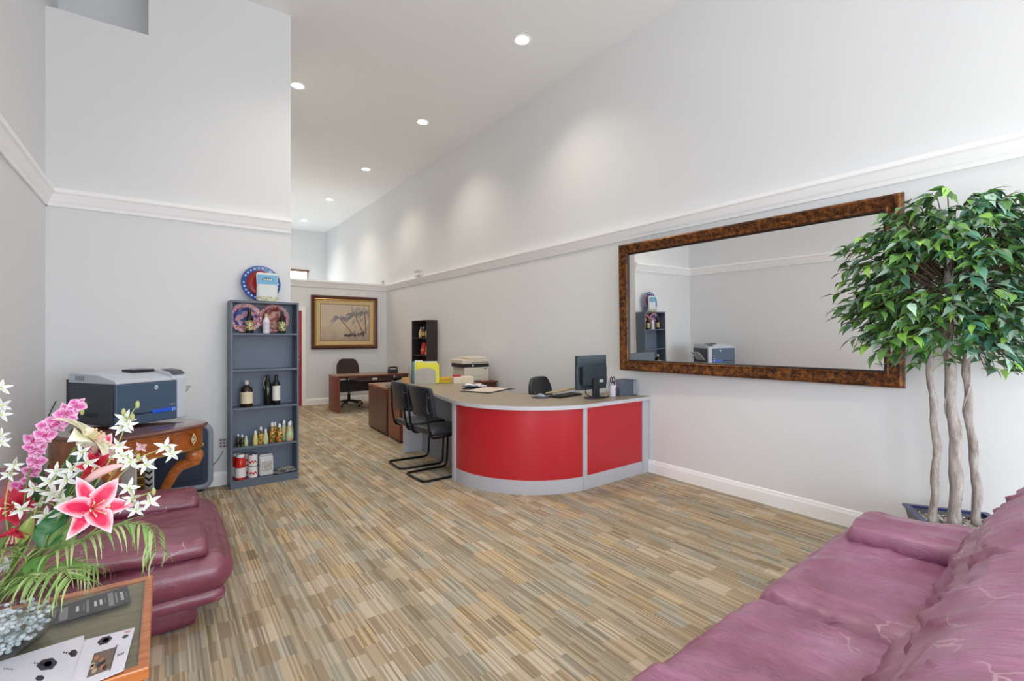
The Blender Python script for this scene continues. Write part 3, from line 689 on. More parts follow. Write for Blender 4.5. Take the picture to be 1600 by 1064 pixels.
t = bottle('liqueur_bottle', 'tall black bottle with a white neck tag, left of its labelled twin', 'bottle', on(.035, .005, 2), wine(.295, .036, .26, .015), Mdk, [('cap', cap(.0155, .25, .297), M_black)], g3)
MB().tube([(-.016, -.03, .275), (-.034, -.032, .225), (-.02, -.037, .16)], .005, 6, flat=.3).build('neck_tag', plain((236, 236, 230), .5), t)
def squeeze(h, r): return [(0, 0), (r*.8, 0), (r, h*.12), (r*.95, h*.45), (r*.55, h*.74), (r*.34, h*.8)]
def small_bottle(label, x, y, h, r, m, capc=(236, 236, 240)):
    return bottle('sauce_bottle', label, 'bottle', on(x, y, 1), squeeze(h, r), m, [('cap', [(r*.42, h*.79), (r*.44, h*.8), (r*.42, h*.92), (r*.2, h), (0, h)], plain(capc, .35))], 'small sauce bottles on the lower shelf of the slate bookcase', 14)
Mpat = mottled('festive_print', [(30, 30, 36), (196, 52, 40), (230, 190, 70), (30, 40, 36), (60, 120, 70)], 45)
Mpg = plain((196, 206, 160), .3); Mpy = plain((214, 206, 130), .3); Mgb = mottled('green_black', [(26, 28, 26), (40, 44, 30), (150, 160, 70)], 45)
for lb, x, y, h, r, m in (
    ('little green and black bottle, far left and nearest the side panel', -.225, .0, .118, .021, Mgb), ('little green and black bottle, second from the left side panel', -.195, -.03, .112, .021, Mgb), ('little pale green bottle at the right of the left trio', -.165, -.05, .10, .018, Mpg),
    ('slim pale yellow bottle left of the patterned pair', -.085, -.05, .14, .024, Mpy), ('taller patterned bottle of the pair right of slim yellow bottle', -.035, -.04, .172, .026, Mpat), ('shorter patterned bottle of the pair right of slim yellow bottle', .005, -.055, .148, .024, Mpg),
    ('rearmost left bottle of the red and yellow patterned trio', .075, -.005, .20, .031, Mpat), ('middle bottle of the red and yellow patterned trio', .108, .03, .192, .031, Mpat), ('front right bottle of the red and yellow patterned trio', .133, -.045, .185, .032, Mpat),
    ('left pale green bottle of the right hand cluster', .19, .02, .205, .034, Mpg), ('front pale green bottle with orange print in right cluster', .225, -.045, .195, .037, mottled('pale_print', [(190, 204, 164), (176, 190, 150), (214, 140, 80)], 18)), ('hindmost pale green bottle at the right end', .256, .025, .19, .03, Mpg)):
    small_bottle(lb+' on the lower shelf', x, y, h, r, m)
# bottom shelf
Mtom = plain((196, 40, 28), .15)
def jar(label, x, y):
    return bottle('sauce_jar', label, 'jar', on(x, y, 0), [(0, 0), (.043, 0), (.046, .006), (.046, .17), (.036, .2), (.031, .205), (.031, .235)], Mtom, [('label', lab(.046, .025, .115), plain((232, 228, 228), .5)), ('label_stripe', lab(.0464, .005, .02), plain((170, 24, 30), .5)), ('lid', cap(.034, .21, .24), M_white)], 'jars of red sauce on the bottom shelf')
jar('front jar of red tomato sauce with white label on the bottom shelf', -.213, -.045); jar('jar of red tomato sauce hidden behind the front jar', -.232, .035)
def tin(label, x, y, k):
    p = on(x, y, 0); t = thing('food_tin', label, 'tin', (p[0], p[1], p[2]+k*.112), random.uniform(-.2, .2), 'stacked food tins on the bottom shelf')
    MB().lathe([(0, .003), (.036, .003), (.038, 0), (.04, .002), (.04, .110), (.038, .112), (.036, .109), (0, .109)], 20).build('can', plain((190, 194, 200), .25, .8), t, 40)
    MB().lathe(lab(.0402, .006, .106), 20).build('label', plain((232, 230, 232), .45), t, 40)
    mb = MB(); rr = random.Random(k+int(x*100))
    for i in range(9):
        a = -PI/2+(-.75+i*.19); z = .028+.02*rr.random()
        mb.box(-.0045, .0045, -.0015, .0, z, z+rr.uniform(.01, .022), mat=Matrix.Translation((.0412*math.cos(a), .0412*math.sin(a), 0)) @ Matrix.Rotation(a+PI/2, 4, 'Z'))
    mb.build('red_lettering', plain((196, 44, 52), .5), t)
    return t
tin('lower front white tin with red print on the bottom shelf', -.105, -.04, 0); tin('upper front white tin with red print on the bottom shelf', -.105, -.04, 1)
tin('lower white tin hidden behind the front tin stack', -.125, .045, 0); tin('upper white tin behind the front tin stack', -.125, .045, 1)
pk = thing('paper_packet', 'crumpled white paper packet between the tins and the newspapers', 'packet', on(.01, -.03, 0), R(6))
def dpk(p, q): return Vector((p.x, p.y, p.z+.098))+Vector((nz3(p, (30, 30, 30), 3), nz3(p, (28, 28, 28), 8), 0))*.006
cushion(.062, .036, .096, .01, (16, 8, 20), dpk).build('bag', plain((206, 206, 210), .7), pk, True)
MB().box(-.056, .056, -.012, .012, .19, .205).build('folded_top', plain((214, 214, 216), .7), pk, bevel=.003)
box('printed_label', -.045, .045, -.0415, -.039, .05, .14, mottled('packet_print', [(196, 196, 190), (160, 160, 158), (206, 204, 196)], 50), pk)
np_ = random.Random(3)
def paper_sheet(w, d, mat, name, label, loc, rz, cat, curl=.015, seed=0, group=None):
    mb = MB(); n = 10
    for i in range(n+1):
        for j in range(n+1):
            u, v = i/n-.5, j/n-.5
            z = .004+curl*(u*u*2+.5*v*v)+.01*curl/.015*noise.noise(Vector((u*3+seed, v*3, seed)))*.6
            mb.v.append(Vector((u*w, v*d, max(.0015, z))))
    mb.f = [(i*(n+1)+j, (i+1)*(n+1)+j, (i+1)*(n+1)+j+1, i*(n+1)+j+1) for i in range(n) for j in range(n)]; mb.mi = [0]*len(mb.f)
    o = mb.build(name, mat, None, True, loc=loc, rot=(0, 0, rz)); s = o.modifiers.new('solid', 'SOLIDIFY'); s.thickness = .0012; s.offset = 1
    return tag(o, label, cat, group)
Mnews = mottled('newsprint', [(196, 194, 190), (150, 148, 146), (206, 204, 198), (170, 160, 148)], 36)
a = on(.13, -.03, 0); paper_sheet(.15, .13, Mnews, 'newspaper', 'folded newspaper lying left on the bottom shelf beside the packet', a, R(14), 'newspaper', .03, 1)
a = on(.18, -.01, 0); paper_sheet(.13, .14, Mnews, 'newspaper', 'newspaper in the middle of the bottom shelf heap, on top', (a[0], a[1], a[2]+.02), R(40), 'newspaper', .03, 2)
a = on(.235, -.035, 0); paper_sheet(.11, .13, Mnews, 'newspaper', 'newspaper at the right end of the bottom shelf', (a[0], a[1], a[2]+.006), R(-10), 'newspaper', .03, 3)

# ------------------------------------------------------------ wall plate and cords
wp = thing('outlet_plate', 'grey multi-socket wall plate beside the slate bookcase', 'outlet', atY(350, 692, YP-.001))
box('plate', -.045, .045, -.007, 0, -.05, .05, plain((206, 206, 208), .4), wp, .002)
for i in range(3):
    for k in range(3): box('socket', -.034+i*.026, -.018+i*.026, -.0085, -.006, -.038+k*.03, -.020+k*.03, plain((112, 106, 108), .5), wp)
def cord(label, pts, r=.004, c=(90, 92, 96)):
    P = [Vector(p) for p in pts]; out = []
    for i in range(len(P)-1):
        p0 = P[max(0, i-1)]; p1 = P[i]; p2 = P[i+1]; p3 = P[min(len(P)-1, i+2)]
        for k in range(6):
            t = k/6; out.append(.5*((2*p1)+(p2-p0)*t+(2*p0-5*p1+4*p2-p3)*t*t+(3*p1-p0-3*p2+p3)*t**3))
    out.append(P[-1]); return tag(MB().tube(out, r, 6).build('power_cord', plain(c, .5), None, True), label, 'cord')
cord('thin grey cord running from the wall plate down beside the bookcase', [atY(349, 704, YP-.012), atY(342, 716, YP-.012), atY(333, 727, YP-.012), atY(322, 742, YP-.012)], .003)
cord('black cord hanging down the wall left of the blue printer', [atD(104, 606, 4.3), atD(95, 611, 4.6), atY(87, 628, 5.43), atX(73, 656, -.765), atX(60, 690, -.772)], .004, (40, 44, 48))

# ------------------------------------------------------------ console table with printer
ta = R(33.8); tb = thing('console_table', 'round cornered burl wood console table with scrolled legs by the left corner', 'table', (-.2, 4.43, 0), ta)
def sup(a, n=4, m=64): return [(math.copysign(abs(math.cos(2*PI*i/m))**(2/n), math.cos(2*PI*i/m))*a, math.copysign(abs(math.sin(2*PI*i/m))**(2/n), math.sin(2*PI*i/m))*a) for i in range(m)]
TH = .785
mb = MB()
lv = [(.385, TH-.03), (.40, TH-.024), (.402, TH-.012), (.394, TH-.003), (.385, TH)]
for (a0_, z0), (a1_, z1) in zip(lv, lv[1:]): mb.prism(sup(a0_), z0, z1, pts2=sup(a1_))
mb.build('table_top', wood('dark_top', (94, 52, 44), (122, 74, 62), .15, (2, 12, 2), .8), tb, 30)
MB().prism(sup(.372), TH-.17, TH-.03).build('apron', M_burl, tb, 30)
MB().prism(sup(.380), TH-.182, TH-.17).build('apron_bead', M_gold, tb, 30)
MB().prism(sup(.392), TH-.0345, TH-.03).build('top_bead', M_orange, tb, 30)
orn = MB()
for k in range(14):
    a = 2*PI*k/14; orn.ball((.017*math.cos(a), -.004, .024*math.sin(a)-.006), .006, seg=6, rings=4)
orn.ball((0, -.003, -.006), .011, .006, .014, 8, 6); orn.ball((0, -.004, .028), .007, .005, .012, 8, 6); orn.ball((0, -.004, -.04), .005, .005, .01, 8, 6); orn.ball((-.008, -.004, .02), .006, seg=6, rings=4); orn.ball((.008, -.004, .02), .006, seg=6, rings=4)
orn.build('gilt_ornament', plain((214, 196, 150), .35, .6), tb, True, loc=(.20, -.371, TH-.10), rot=(0, 0, R(6)))
for s, sy in ((1, -1), (-1, -1), (1, 1), (-1, 1)):
    dx, dy = s*.7071, sy*.7071; k = .92
    rz_ = [(.40, .585), (.415, .545), (.40, .505), (.355, .49), (.30, .47), (.26, .42), (.215, .33), (.17, .22), (.15, .13), (.165, .06), (.20, .02)]
    P = [(dx*r_, dy*r_, z) for r_, z in rz_]
    lg = MB().tube(P, [.034, .042, .046, .044, .041, .038, .036, .033, .032, .034, .038], 8, flat=.9).build('leg', M_orange, tb, True)
    MB().tube([(dx*(.385)+dy*t_*.05, dy*.385-dx*t_*.05, .545) for t_ in (-1, -.6, .6, 1)], [.028, .05, .05, .028], 14).build('scroll_cap', M_orange, lg, True)
    MB().ball((dx*.425, dy*.425, .555), .026, seg=10, rings=8).build('gilt_boss', M_gold, lg, True)
box('platform', -.16, .16, -.16, .16, .0, .02, M_orange, tb, .004)

pr = thing('laser_printer', 'large blue grey laser printer with a pale top on the console table', 'printer', (-.214, 4.686, TH+.001), ta); pr.scale = (1, 1.22, 1.14)
Mpb = plain((66, 88, 112), .45, name='printer_blue'); Mpl = plain((196, 202, 214), .4, name='printer_pale'); Mps = plain((64, 72, 82), .5)
PW, PD, PH = .25, .22, .335
box('chassis', -PW+.004, PW-.002, -PD+.02, PD, .012, .27, Mps, pr, .004)
fd = box('front_door', -PW, .175, -PD, -PD+.022, .075, .27, Mpb, pr, .008)
tr_ = box('paper_tray', -PW, .175, -PD, -PD+.022, .012, .072, Mpb, pr, .006)
box('blue_grip', -.01, .165, -PD-.004, -PD+.004, .068, .092, plain((30, 92, 220), .3), fd, .002)
for x in (.135, .15): box('grip_mark', x, x+.006, -PD-.0055, -PD-.003, .069, .091, plain((170, 200, 240), .3), fd)
box('right_pillar', .175, PW, -PD-.001, -PD+.03, .012, .285, Mpl, pr, .008)
box('model_plate', .12, .16, -PD-.001, -PD+.001, .112, .115, Mpl, fd)
hl = MB().lathe([(0, 0), (.014, 0), (.014, .001), (0, .001)], 20, mat=Matrix.Rotation(R(90), 4, 'X')).build('emblem_disc', plain((214, 220, 228), .4), fd, loc=(0.02, -PD, .235))
text('hp_lettering', 'hp', .022, plain((50, 70, 96), .4), fd, (0.02, -PD-.0012, .2355), (R(90), 0, 0), .0004)
mbp = MB().prism([(-PD, .27), (-PD, .285), (-PD+.03, .298), (-PD+.16, .325), (PD-.02, .335), (PD, .32), (PD, .27)], -PW, .14, axis='x'); mbp.build('top_cover', Mpl, pr, bevel=.006)
MB().prism([(-PD, .285), (-PD+.005, .30), (-PD+.05, .33), (-PD+.16, .342), (PD-.02, .342), (PD, .32), (PD, .27), (-PD, .27)], .14, PW, axis='x').build('control_housing', Mpl, pr, bevel=.008)
MB().prism([(-PD+.008, .312), (-PD+.045, .334), (-PD+.12, .343), (-PD+.12, .345), (-PD+.045, .337), (-PD+.006, .315)], .15, PW-.008, axis='x').build('control_panel', plain((62, 68, 78), .3), pr)
box('output_slot', -.02, .135, -.06, .05, .331, .345, M_black, pr, .003)
for k in range(5): box('vent_slit', -PW-.001, -PW+.003, .07+k*.017, .079+k*.017, .287, .315, plain((120, 128, 142), .5), pr)
box('side_door', -PW-.002, -PW+.004, -PD+.03, PD-.05, .02, .235, Mps, pr, .003)
box('side_vent', -PW-.003, -PW, -.06, .05, .06, .09, plain((44, 50, 58), .6), pr)
box('rear_port_strip', -PW+.0, -PW+.04, PD-.002, PD+.02, .05, .29, M_black, pr, .003)
ft_ = MB().prism([(PW-.004, .09), (PW+.12, .215), (PW+.126, .21), (PW+.002, .085)], -.13, .11, axis='y').build('side_tray', plain((206, 208, 214), .4), pr)
MB().prism([(PW+.02, .121), (PW+.085, .19), (PW+.09, .187), (PW+.024, .117)], -.132, -.128, axis='y').build('tray_guide', plain((120, 124, 134), .4), ft_)

# dark framed panel standing behind the console table
fp = thing('framed_board', 'dark blue board in a rounded grey frame stood on edge behind the console table', 'board', (-.12, 5.36, 0), R(-4))
def rrect(hw, hh, r, n=6):
    o = []
    for cx, cz, a0_ in ((hw-r, hh-r, 0), (-hw+r, hh-r, 90), (-hw+r, -hh+r, 180), (hw-r, -hh+r, 270)):
        for i in range(n+1): a = R(a0_+90*i/n); o.append((cx+r*math.cos(a), cz+r*math.sin(a)))
    return o
MB().tube([(x, 0, z+.325) for x, z in rrect(.47, .285, .07)], .028, 8, closed=True, flat=.9).build('grey_frame', plain((140, 150, 170), .4), fp, True)
MB().prism([(x, z+.325) for x, z in rrect(.455, .27, .06)], -.004, .014, axis='y').build('panel', plain((38, 52, 76), .4), fp)
MB().ring(.80, .43, [(0, -.012), (0, .0), (.012, .0), (.012, -.012)]).build('inner_rim', plain((30, 42, 66), .4), fp, loc=(0, 0, .325))
for x in (-.4, .4): MB().lathe([(0, -.015), (.02, -.012), (.02, .012), (0, .015)], 12, mat=Matrix.Rotation(R(90), 4, 'Y')).build('foot', M_blackplastic, fp, True, loc=(x, 0, .02))
# decorative boards under the table, in front of it
def board(label, px0, px1, D, h, m, extra=None):
    a = atD(px0, 760, D); b = atD(px1, 760, D); a.z = b.z = 0; d = (b-a); L = d.length; rz = math.atan2(d.y, d.x)
    t = thing('decor_board', label, 'board', ((a.x+b.x)/2, (a.y+b.y)/2, 0), rz)
    box('board', -L/2, L/2, -.006, .006, 0, h, m, t, .001)
    return t, L
t, L = board('pale grey board standing behind the flowers under the console table', 118, 213, 3.2, .60, plain((196, 197, 192), .6))
t, L = board('brown board with gold stripes right of the pale grey board', 190, 226, 3.26, .60, plain((104, 72, 34), .5))
for k in range(6):
    MB().box(L/2-.075, L/2-.002, -.0075, -.005, -.003, .003, mat=Matrix.Rotation(R(8-3*k), 4, 'Y')).build('gold_stripe', plain((206, 170, 96), .4), t, loc=(0, 0, .30+.045*k))
t, L = board('black and white zebra patterned board beside the table leg', 200, 240, 3.32, .60, plain((206, 206, 200), .5))
rr = random.Random(5)
for k in range(7):
    mbz = MB(); z = .28+.042*k; x0 = L/2-.07
    pts = [(x0, z), (x0+.02, z+.012), (x0+.045, z-.004), (x0+.068, z+.02), (x0+.068, z+.032), (x0+.045, z+.012), (x0+.018, z+.026), (x0, z+.012)]
    mbz.prism(pts, -.0075, -.005, axis='y').build('zebra_stripe', M_black, t)

# ------------------------------------------------------------ things on the counter
CT = .8035
def az(px, py, z=CT): return atZ(px, py, z)
# monitor
p = az(925, 621); mo = thing('computer_monitor', 'dark flat computer monitor seen from behind on the counter', 'monitor', p, R(4))
box('screen_shell', -.225, .225, -.005, .03, .085, .435, plain((52, 66, 76), .4), mo, .006)
box('rear_housing', -.17, .19, -.04, -.005, .13, .33, plain((46, 58, 68), .45), mo, .008)
box('vent_grille', -.19, -.172, -.03, -.004, .15, .32, M_black, mo)
box('display', -.21, .21, .03, .032, .10, .42, plain((20, 22, 26), .1), mo)
box('stand_neck', -.045, .045, -.065, -.038, .01, .2, M_blackplastic, mo, .004)
box('id_sticker', .05, .13, -.0415, -.04, .155, .185, plain((196, 206, 206), .5), mo)
MB().lathe([(0, 0), (.13, 0), (.13, .008), (.05, .016), (0, .016)], 24, sy=.75).build('stand_base', M_blackplastic, mo, 40, loc=(0, -.04, 0))
cord('tangled black monitor cables lying on the counter', [p+Vector((-.12, -.05, .15)), p+Vector((-.17, -.08, .07)), p+Vector((-.12, -.1, .03)), p+Vector((-.02, -.13, .012)), p+Vector((.12, -.1, .009)), p+Vector((.22, -.02, .009)), p+Vector((.3, .02, .009))], .005, (20, 20, 24))
p = az(884, 619); kb = thing('keyboard', 'black keyboard under a tan board in front of the office chair', 'keyboard', p, R(12))
box('case', -.2, .2, -.07, .07, 0, .018, M_black, kb, .004)
mb = MB()
for i in range(14):
    for j in range(5): mb.box(-.185+i*.0265, -.163+i*.0265, -.058+j*.0235, -.038+j*.0235, .018, .023)
o = mb.build('keys', plain((40, 42, 46), .5), kb); o['kind'] = 'stuff'
p = az(880, 617); o = tag(MB().box(-.18, .2, -.06, .09, 0, .012, mat=Matrix.Rotation(R(-6), 4, 'X')).build('clipboard', plain((176, 160, 124), .5), None, bevel=.002, loc=p+Vector((0, .02, .04)), rot=(0, R(-3), R(14))), 'tan clipboard tilted on top of the black keyboard', 'clipboard')
p = az(846, 621); mp = tag(MB().lathe([(0, 0), (.11, 0), (.11, .004), (0, .004)], 28, sy=.85).build('mouse_pad', plain((58, 62, 72), .8), None, 30, loc=p), 'round dark mouse pad near the curved counter edge', 'mouse pad')
ms = thing('computer_mouse', 'grey computer mouse on the round dark pad', 'mouse', p+Vector((.01, .02, .0045)), R(200))
MB().ball((0, 0, .0), .033, .055, .034, 14, 10).build('shell', plain((150, 152, 160), .35), ms, True, loc=(0, 0, .0))
ms.children[0].scale = (1, 1, 1)
for v in ms.children[0].data.vertices:
    if v.co.z < .001: v.co.z = .001
box('scroll_wheel', -.004, .004, -.03, -.012, .028, .034, M_black, ms, .001)
p = az(957, 619); cu = thing('pen_cup', 'white and lilac patterned pen cup at the right end of the counter', 'cup', p)
MB().lathe([(0, 0), (.036, 0), (.038, .003), (.041, .12), (.038, .12), (.035, .006), (0, .006)], 20).build('cup_body', plain((226, 220, 232), .3), cu, 40)
sw_ = MB().tube([(-.0, -.042, .02), (.016, -.041, .05), (-.012, -.0425, .07), (.012, -.043, .10)], .005, 6, flat=.4).build('purple_swirl', plain((150, 110, 160), .4), cu)
scs = thing('scissors', 'dark handled scissors standing in the pen cup', 'scissors', p+Vector((0, 0, .007)))
for s in (-1, 1):
    MB().box(-.006, .006, -.0015*s, .0015-.0015*s, 0, .13, mat=Matrix.Rotation(R(3*s), 4, 'Y')).build('blade', M_chrome, scs)
    MB().tube([(s*.018+.016*math.cos(2*PI*k/14), 0, .165+.032*math.sin(2*PI*k/14)) for k in range(14)], .0055, 6, closed=True).build('handle', plain((36, 40, 58), .3), scs, True)
for k, (dx, dy, c, lb) in enumerate(((-.018, .012, (40, 40, 46), 'black pen leaning left in the pen cup'), (.02, -.008, (214, 150, 180), 'pink pen leaning right in the pen cup'), (.012, .016, (60, 90, 160), 'blue pen at the back of the pen cup'))):
    pn = thing('pen', lb, 'pen', p+Vector((dx*.5, dy*.5, .0075))); pn.rotation_euler = (R(-dy*500), R(dx*500), 0)
    MB().lathe([(.001, 0), (.004, .012), (.004, .12)], 8).build('barrel', plain(c, .4), pn, 40); MB().lathe([(.0045, .12), (.0045, .15), (.002, .155), (0, .155)], 8).build('pen_cap', plain(c, .3), pn, 40)
p = az(978, 617); sb = thing('speaker_box', 'slate grey speaker box with a rounded top by the right wall', 'speaker', p, R(-12))
MB().prism([(-.13, 0), (.085, 0), (.085, .165), (.03, .17), (-.06, .165), (-.105, .14), (-.13, .09)], -.07, .09, axis='y').build('cabinet', plain((84, 92, 108), .5), sb, bevel=.004)
MB().box(.045, .082, -.074, -.07, .012, .158).build('front_strip', plain((140, 148, 164), .4), sb, bevel=.002)
box('foot', .0, .09, -.06, .08, -.0, .004, M_black, sb)
p = az(943, 616); rt = tag(MB().box(-.06, .06, -.04, .04, 0, .03).build('router_box', plain((216, 216, 220), .4), None, bevel=.006, loc=p+Vector((0, .06, 0)), rot=(0, 0, R(10))), 'small white box behind the monitor stand', 'box')
# papers and mat at the curve
p = az(757, 610); o = tag(MB().box(-.30, .30, -.2, .2, 0, .004).build('desk_mat', plain((60, 56, 58), .6), None, bevel=.002, loc=p+Vector((.05, .0, 0)), rot=(0, 0, R(25))), 'dark desk mat at the bend of the counter', 'desk mat')
paper_sheet(.50, .33, plain((214, 200, 186), .7), 'paper_sheet', 'large beige sheet lying flat on the dark desk mat', p+Vector((.05, 0, .005)), R(27), 'paper', .003, 4)
p2 = az(737, 606); 
paper_sheet(.28, .2, plain((232, 232, 238), .6), 'paper_sheet', 'white papers curled up at the left of the dark desk mat', p2+Vector((0, 0, .012)), R(50), 'paper', .05, 6)
paper_sheet(.26, .19, plain((206, 214, 230), .6), 'paper_sheet', 'bluish paper sheet under the curled white papers', p2+Vector((.07, .03, .008)), R(20), 'paper', .02, 7)
o = tag(MB().prism([(-.13, -.09), (.13, -.09), (.13, .09), (-.13, .09)], 0, .004).build('document_folder', M_black, None, bevel=.001, loc=p2+Vector((-.02, -.04, .0045)), rot=(0, 0, R(45))), 'black folder below the curled white papers', 'folder')
# file organiser
p = az(668, 599); fo = thing('file_organizer', 'grey desk organizer holding upright folders, behind the cantilever chairs', 'organizer', p+Vector((.0, .05, 0)), R(-28))
Mfo = plain((176, 172, 164), .5)
box('base', -.15, .15, -.11, .11, 0, .008, Mfo, fo)
def archp(w, h): return [(-w, 0), (w, 0), (w, h*.72)]+[(w*math.cos(R(a)), h*.72+h*.28*math.sin(R(a))) for a in range(15, 180, 15)]+[(-w, h*.72)]
MB().prism(archp(.135, .215), -.112, -.104, axis='y').build('front_panel', Mfo, fo)
for y in (-.03, .05, .108): MB().prism(archp(.135, .215), y, y+.006, axis='y').build('divider', M_blackplastic, fo)
for k, (y, dx, h, c, lb) in enumerate(((-.094, .03, .255, (232, 226, 60), 'front yellow folder in the desk organizer'), (-.076, .01, .275, (238, 224, 90), 'second yellow folder in the desk organizer'), (-.058, .0, .29, (226, 228, 236), 'white folder standing tallest in the desk organizer'), (-.01, -.03, .28, (110, 170, 176), 'teal folder in the middle of desk organizer'), (.02, -.02, .27, (214, 196, 170), 'manila folder near the back of desk organizer'), (.075, -.01, .285, (206, 214, 220), 'pale folder at the back of desk organizer'))):
    f = thing('file_folder', lb, 'folder', fo.location+Matrix.Rotation(R(-28), 3, 'Z') @ Vector((dx, y, .009)), R(-28), 'folders in the desk organizer')
    MB().box(-.15, .15, -.003, .003, 0, h).build('cover', plain(c, .6), f); MB().box(-.14, -.04, -.002, .002, h, h+.012).build('tab', plain(c, .6), f)
# pads and box
p = az(704, 598); 
for k, (c, lb) in enumerate((((226, 196, 30), 'lower yellow notepad beside the stationery box'), ((206, 164, 40), 'upper darker yellow notepad, skewed on the lower one'))):
    tag(MB().box(-.14, .14, -.1, .1, 0, .034).build('notepad', plain(c, .6), None, bevel=.004, loc=p+Vector((.0-.02*k, .1, .0345*k)), rot=(0, 0, R(-20+12*k))), lb, 'notepad', 'yellow notepads on the counter')
p = az(722, 599); bx = thing('stationery_box', 'cream carton with a red tab on the counter, left of the white printer', 'box', p+Vector((.03, .05, 0)), R(-15))
box('carton', -.14, .14, -.09, .09, 0, .085, plain((222, 206, 184), .6), bx, .003); box('red_tab', -.13, -.03, -.06, .03, .085, .115, plain((170, 36, 40), .5), bx, .003); box('lid_flap', -.138, .138, -.088, .088, .085, .089, plain((230, 216, 196), .6), bx)
p = az(641, 600); o = tag(MB().box(-.04, .04, -.04, .04, 0, .08).build('paper_cube', plain((206, 160, 110), .7), None, bevel=.002, loc=p+Vector((-.02, .1, 0)), rot=(0, 0, R(20))), 'orange tan memo cube left of the desk organizer', 'box')
# laptop-like grey stand on the wooden cabinets
p = Vector((2.90, 7.02, .7005)); ls = thing('calculator', 'grey tilted desk calculator on the dark brown cabinet', 'calculator', p, R(-40)); ls.scale = (1.35, 1.35, 1.35)
MB().prism([(-.11, 0), (.11, 0), (.11, .075), (-.11, .02)], -.13, .13, axis='x' if False else 'y').build('body', plain((150, 152, 154), .5), ls, bevel=.004)
MB().box(-.09, .09, -.11, .11, .0, .004, mat=Matrix.Translation((0, 0, .049)) @ Matrix.Rotation(R(-14), 4, 'Y')).build('screen', plain((186, 206, 226), .3), ls)
# phone on the back desk
ph_ = thing('desk_phone', 'black telephone at the right end of the back desk', 'telephone', (3.80, 9.5, .7005), R(-20))
MB().prism([(-.1, 0), (.1, 0), (.1, .05), (-.1, .09)], -.1, .1, axis='x').build('base', M_blackplastic, ph_, bevel=.006)
MB().tube([(-.09, -.075, .10), (-.05, -.07, .125), (.05, -.07, .125), (.09, -.075, .10)], [.026, .018, .018, .026], 8).build('handset', M_black, ph_, True)
# white printer on its mahogany cabinet
wc = thing('printer_cabinet', 'low mahogany cabinet under the white printer against the right wall', 'cabinet', (3.86, 6.47, 0))
box('body', -.29, .29, -.27, .27, .03, .74, M_mahog, wc, .003); box('top', -.30, .30, -.285, .28, .74, .765, M_mahog2, wc, .003)
for k in range(3):
    d = box('drawer', -.28, .28, -.29, -.27, .06+k*.225, .27+k*.225, M_mahog, wc, .003)
    box('handle_groove', -.28, .28, -.2915, -.289, .262+k*.225, .27+k*.225, M_black, d)
wpz = thing('white_printer', 'cream all-in-one printer with a black band on the mahogany cabinet', 'printer', (3.83, 6.45, .7655), R(-4))
Mcr = plain((214, 204, 190), .45)
box('lower_body', -.20, .21, -.2, .2, 0, .215, Mcr, wpz, .008)
box('black_band', -.235, .215, -.205, .19, .215, .265, M_black, wpz, .006)
box('scanner_lid', -.235, .225, -.205, .2, .265, .33, Mcr, wpz, .01)
box('document_feeder', -.10, .22, -.12, .18, .33, .372, Mcr, wpz, .012)
box('feeder_slot', -.09, .21, -.2065, -.2, .282, .294, plain((110, 104, 100), .5), wpz)
box('paper_drawer', -.18, .19, -.206, -.2, .02, .1, plain((206, 196, 182), .45), wpz, .003)
box('badge', .13, .17, -.203, -.199, .185, .197, M_black, wpz)
MB().lathe([(0, 0), (.014, 0), (.014, .003), (0, .003)], 14, mat=Matrix.Rotation(R(90), 4, 'X')).build('button', M_white, wpz, loc=(-.06, -.205, .24))
box('output_tray', -.12, .05, -.26, -.2, .006, .02, plain((120, 126, 134), .4), wpz, .003)
# emergency light and camera on the ledge
el = thing('emergency_light', 'white twin head emergency light on the right wall ledge', 'light', (4.125, 8.95, 2.653))
box('body', -.05, .05, -.11, .11, 0, .06, M_white, el, .01)
for y in (-.08, .08): MB().ball((-.02, y, .1), .045, seg=12, rings=8).build('lamp_head', plain((214, 214, 216), .35), el, True)
sc_ = thing('security_camera', 'tiny white camera in the far corner on the back ledge', 'camera', (4.08, 10.80, 2.653))
box('mount', -.03, .03, -.03, .03, 0, .03, M_white, sc_, .004); MB().ball((0, -.01, .055), .035, seg=12, rings=8).build('dome', plain((206, 206, 208), .2), sc_, True)

# ------------------------------------------------------------ ficus tree
pc = Vector((3.767, .79, 0)); fic = thing('potted_ficus', 'tall artificial ficus tree with three bare trunks in a navy square pot', 'plant', pc, R(-60))
def sq(a): return [(-a, -a), (a, -a), (a, a), (-a, a)]
mb = MB(); 
ops = [(.13, 0), (.20, .355), (.185, .355), (.178, .30)]
vs = []; fs = []
for a, z in ops: vs += [(x, y, z) for x, y in sq(a)]
fs.append((3, 2, 1, 0)); fs.append((12, 13, 14, 15))
for i in range(3):
    for k in range(4): k2 = (k+1) % 4; fs.append((i*4+k, i*4+k2, i*4+4+k2, i*4+4+k))
MB().add(vs, fs).build('pot', plain((92, 94, 98), .5), fic)
MB().ring(.39, .39, [(-.018, .0), (-.018, .014), (.014, .014), (.014, 0)]).build('pot_rim', plain((34, 44, 98), .3), fic, loc=(0, 0, .350), rot=(R(90), 0, 0))
rp = random.Random(11); peb = MB()
for k in range(620):
    x, y = rp.uniform(-.17, .17), rp.uniform(-.17, .17); s = rp.uniform(.006, .012)
    peb.ball((x, y, .318+rp.uniform(0, .012)), s, s*rp.uniform(.6, 1), s*.6, 6, 4, k % 3, mat=Matrix.Rotation(rp.random()*3, 3, 'Z').to_4x4())
o = peb.build('gravel', [plain((232, 228, 222), .7), plain((204, 198, 190), .7), plain((168, 158, 150), .7)], fic, True); o['kind'] = 'stuff'
box('soil', -.178, .178, -.178, .178, .296, .318, plain((90, 84, 78), .9), fic)
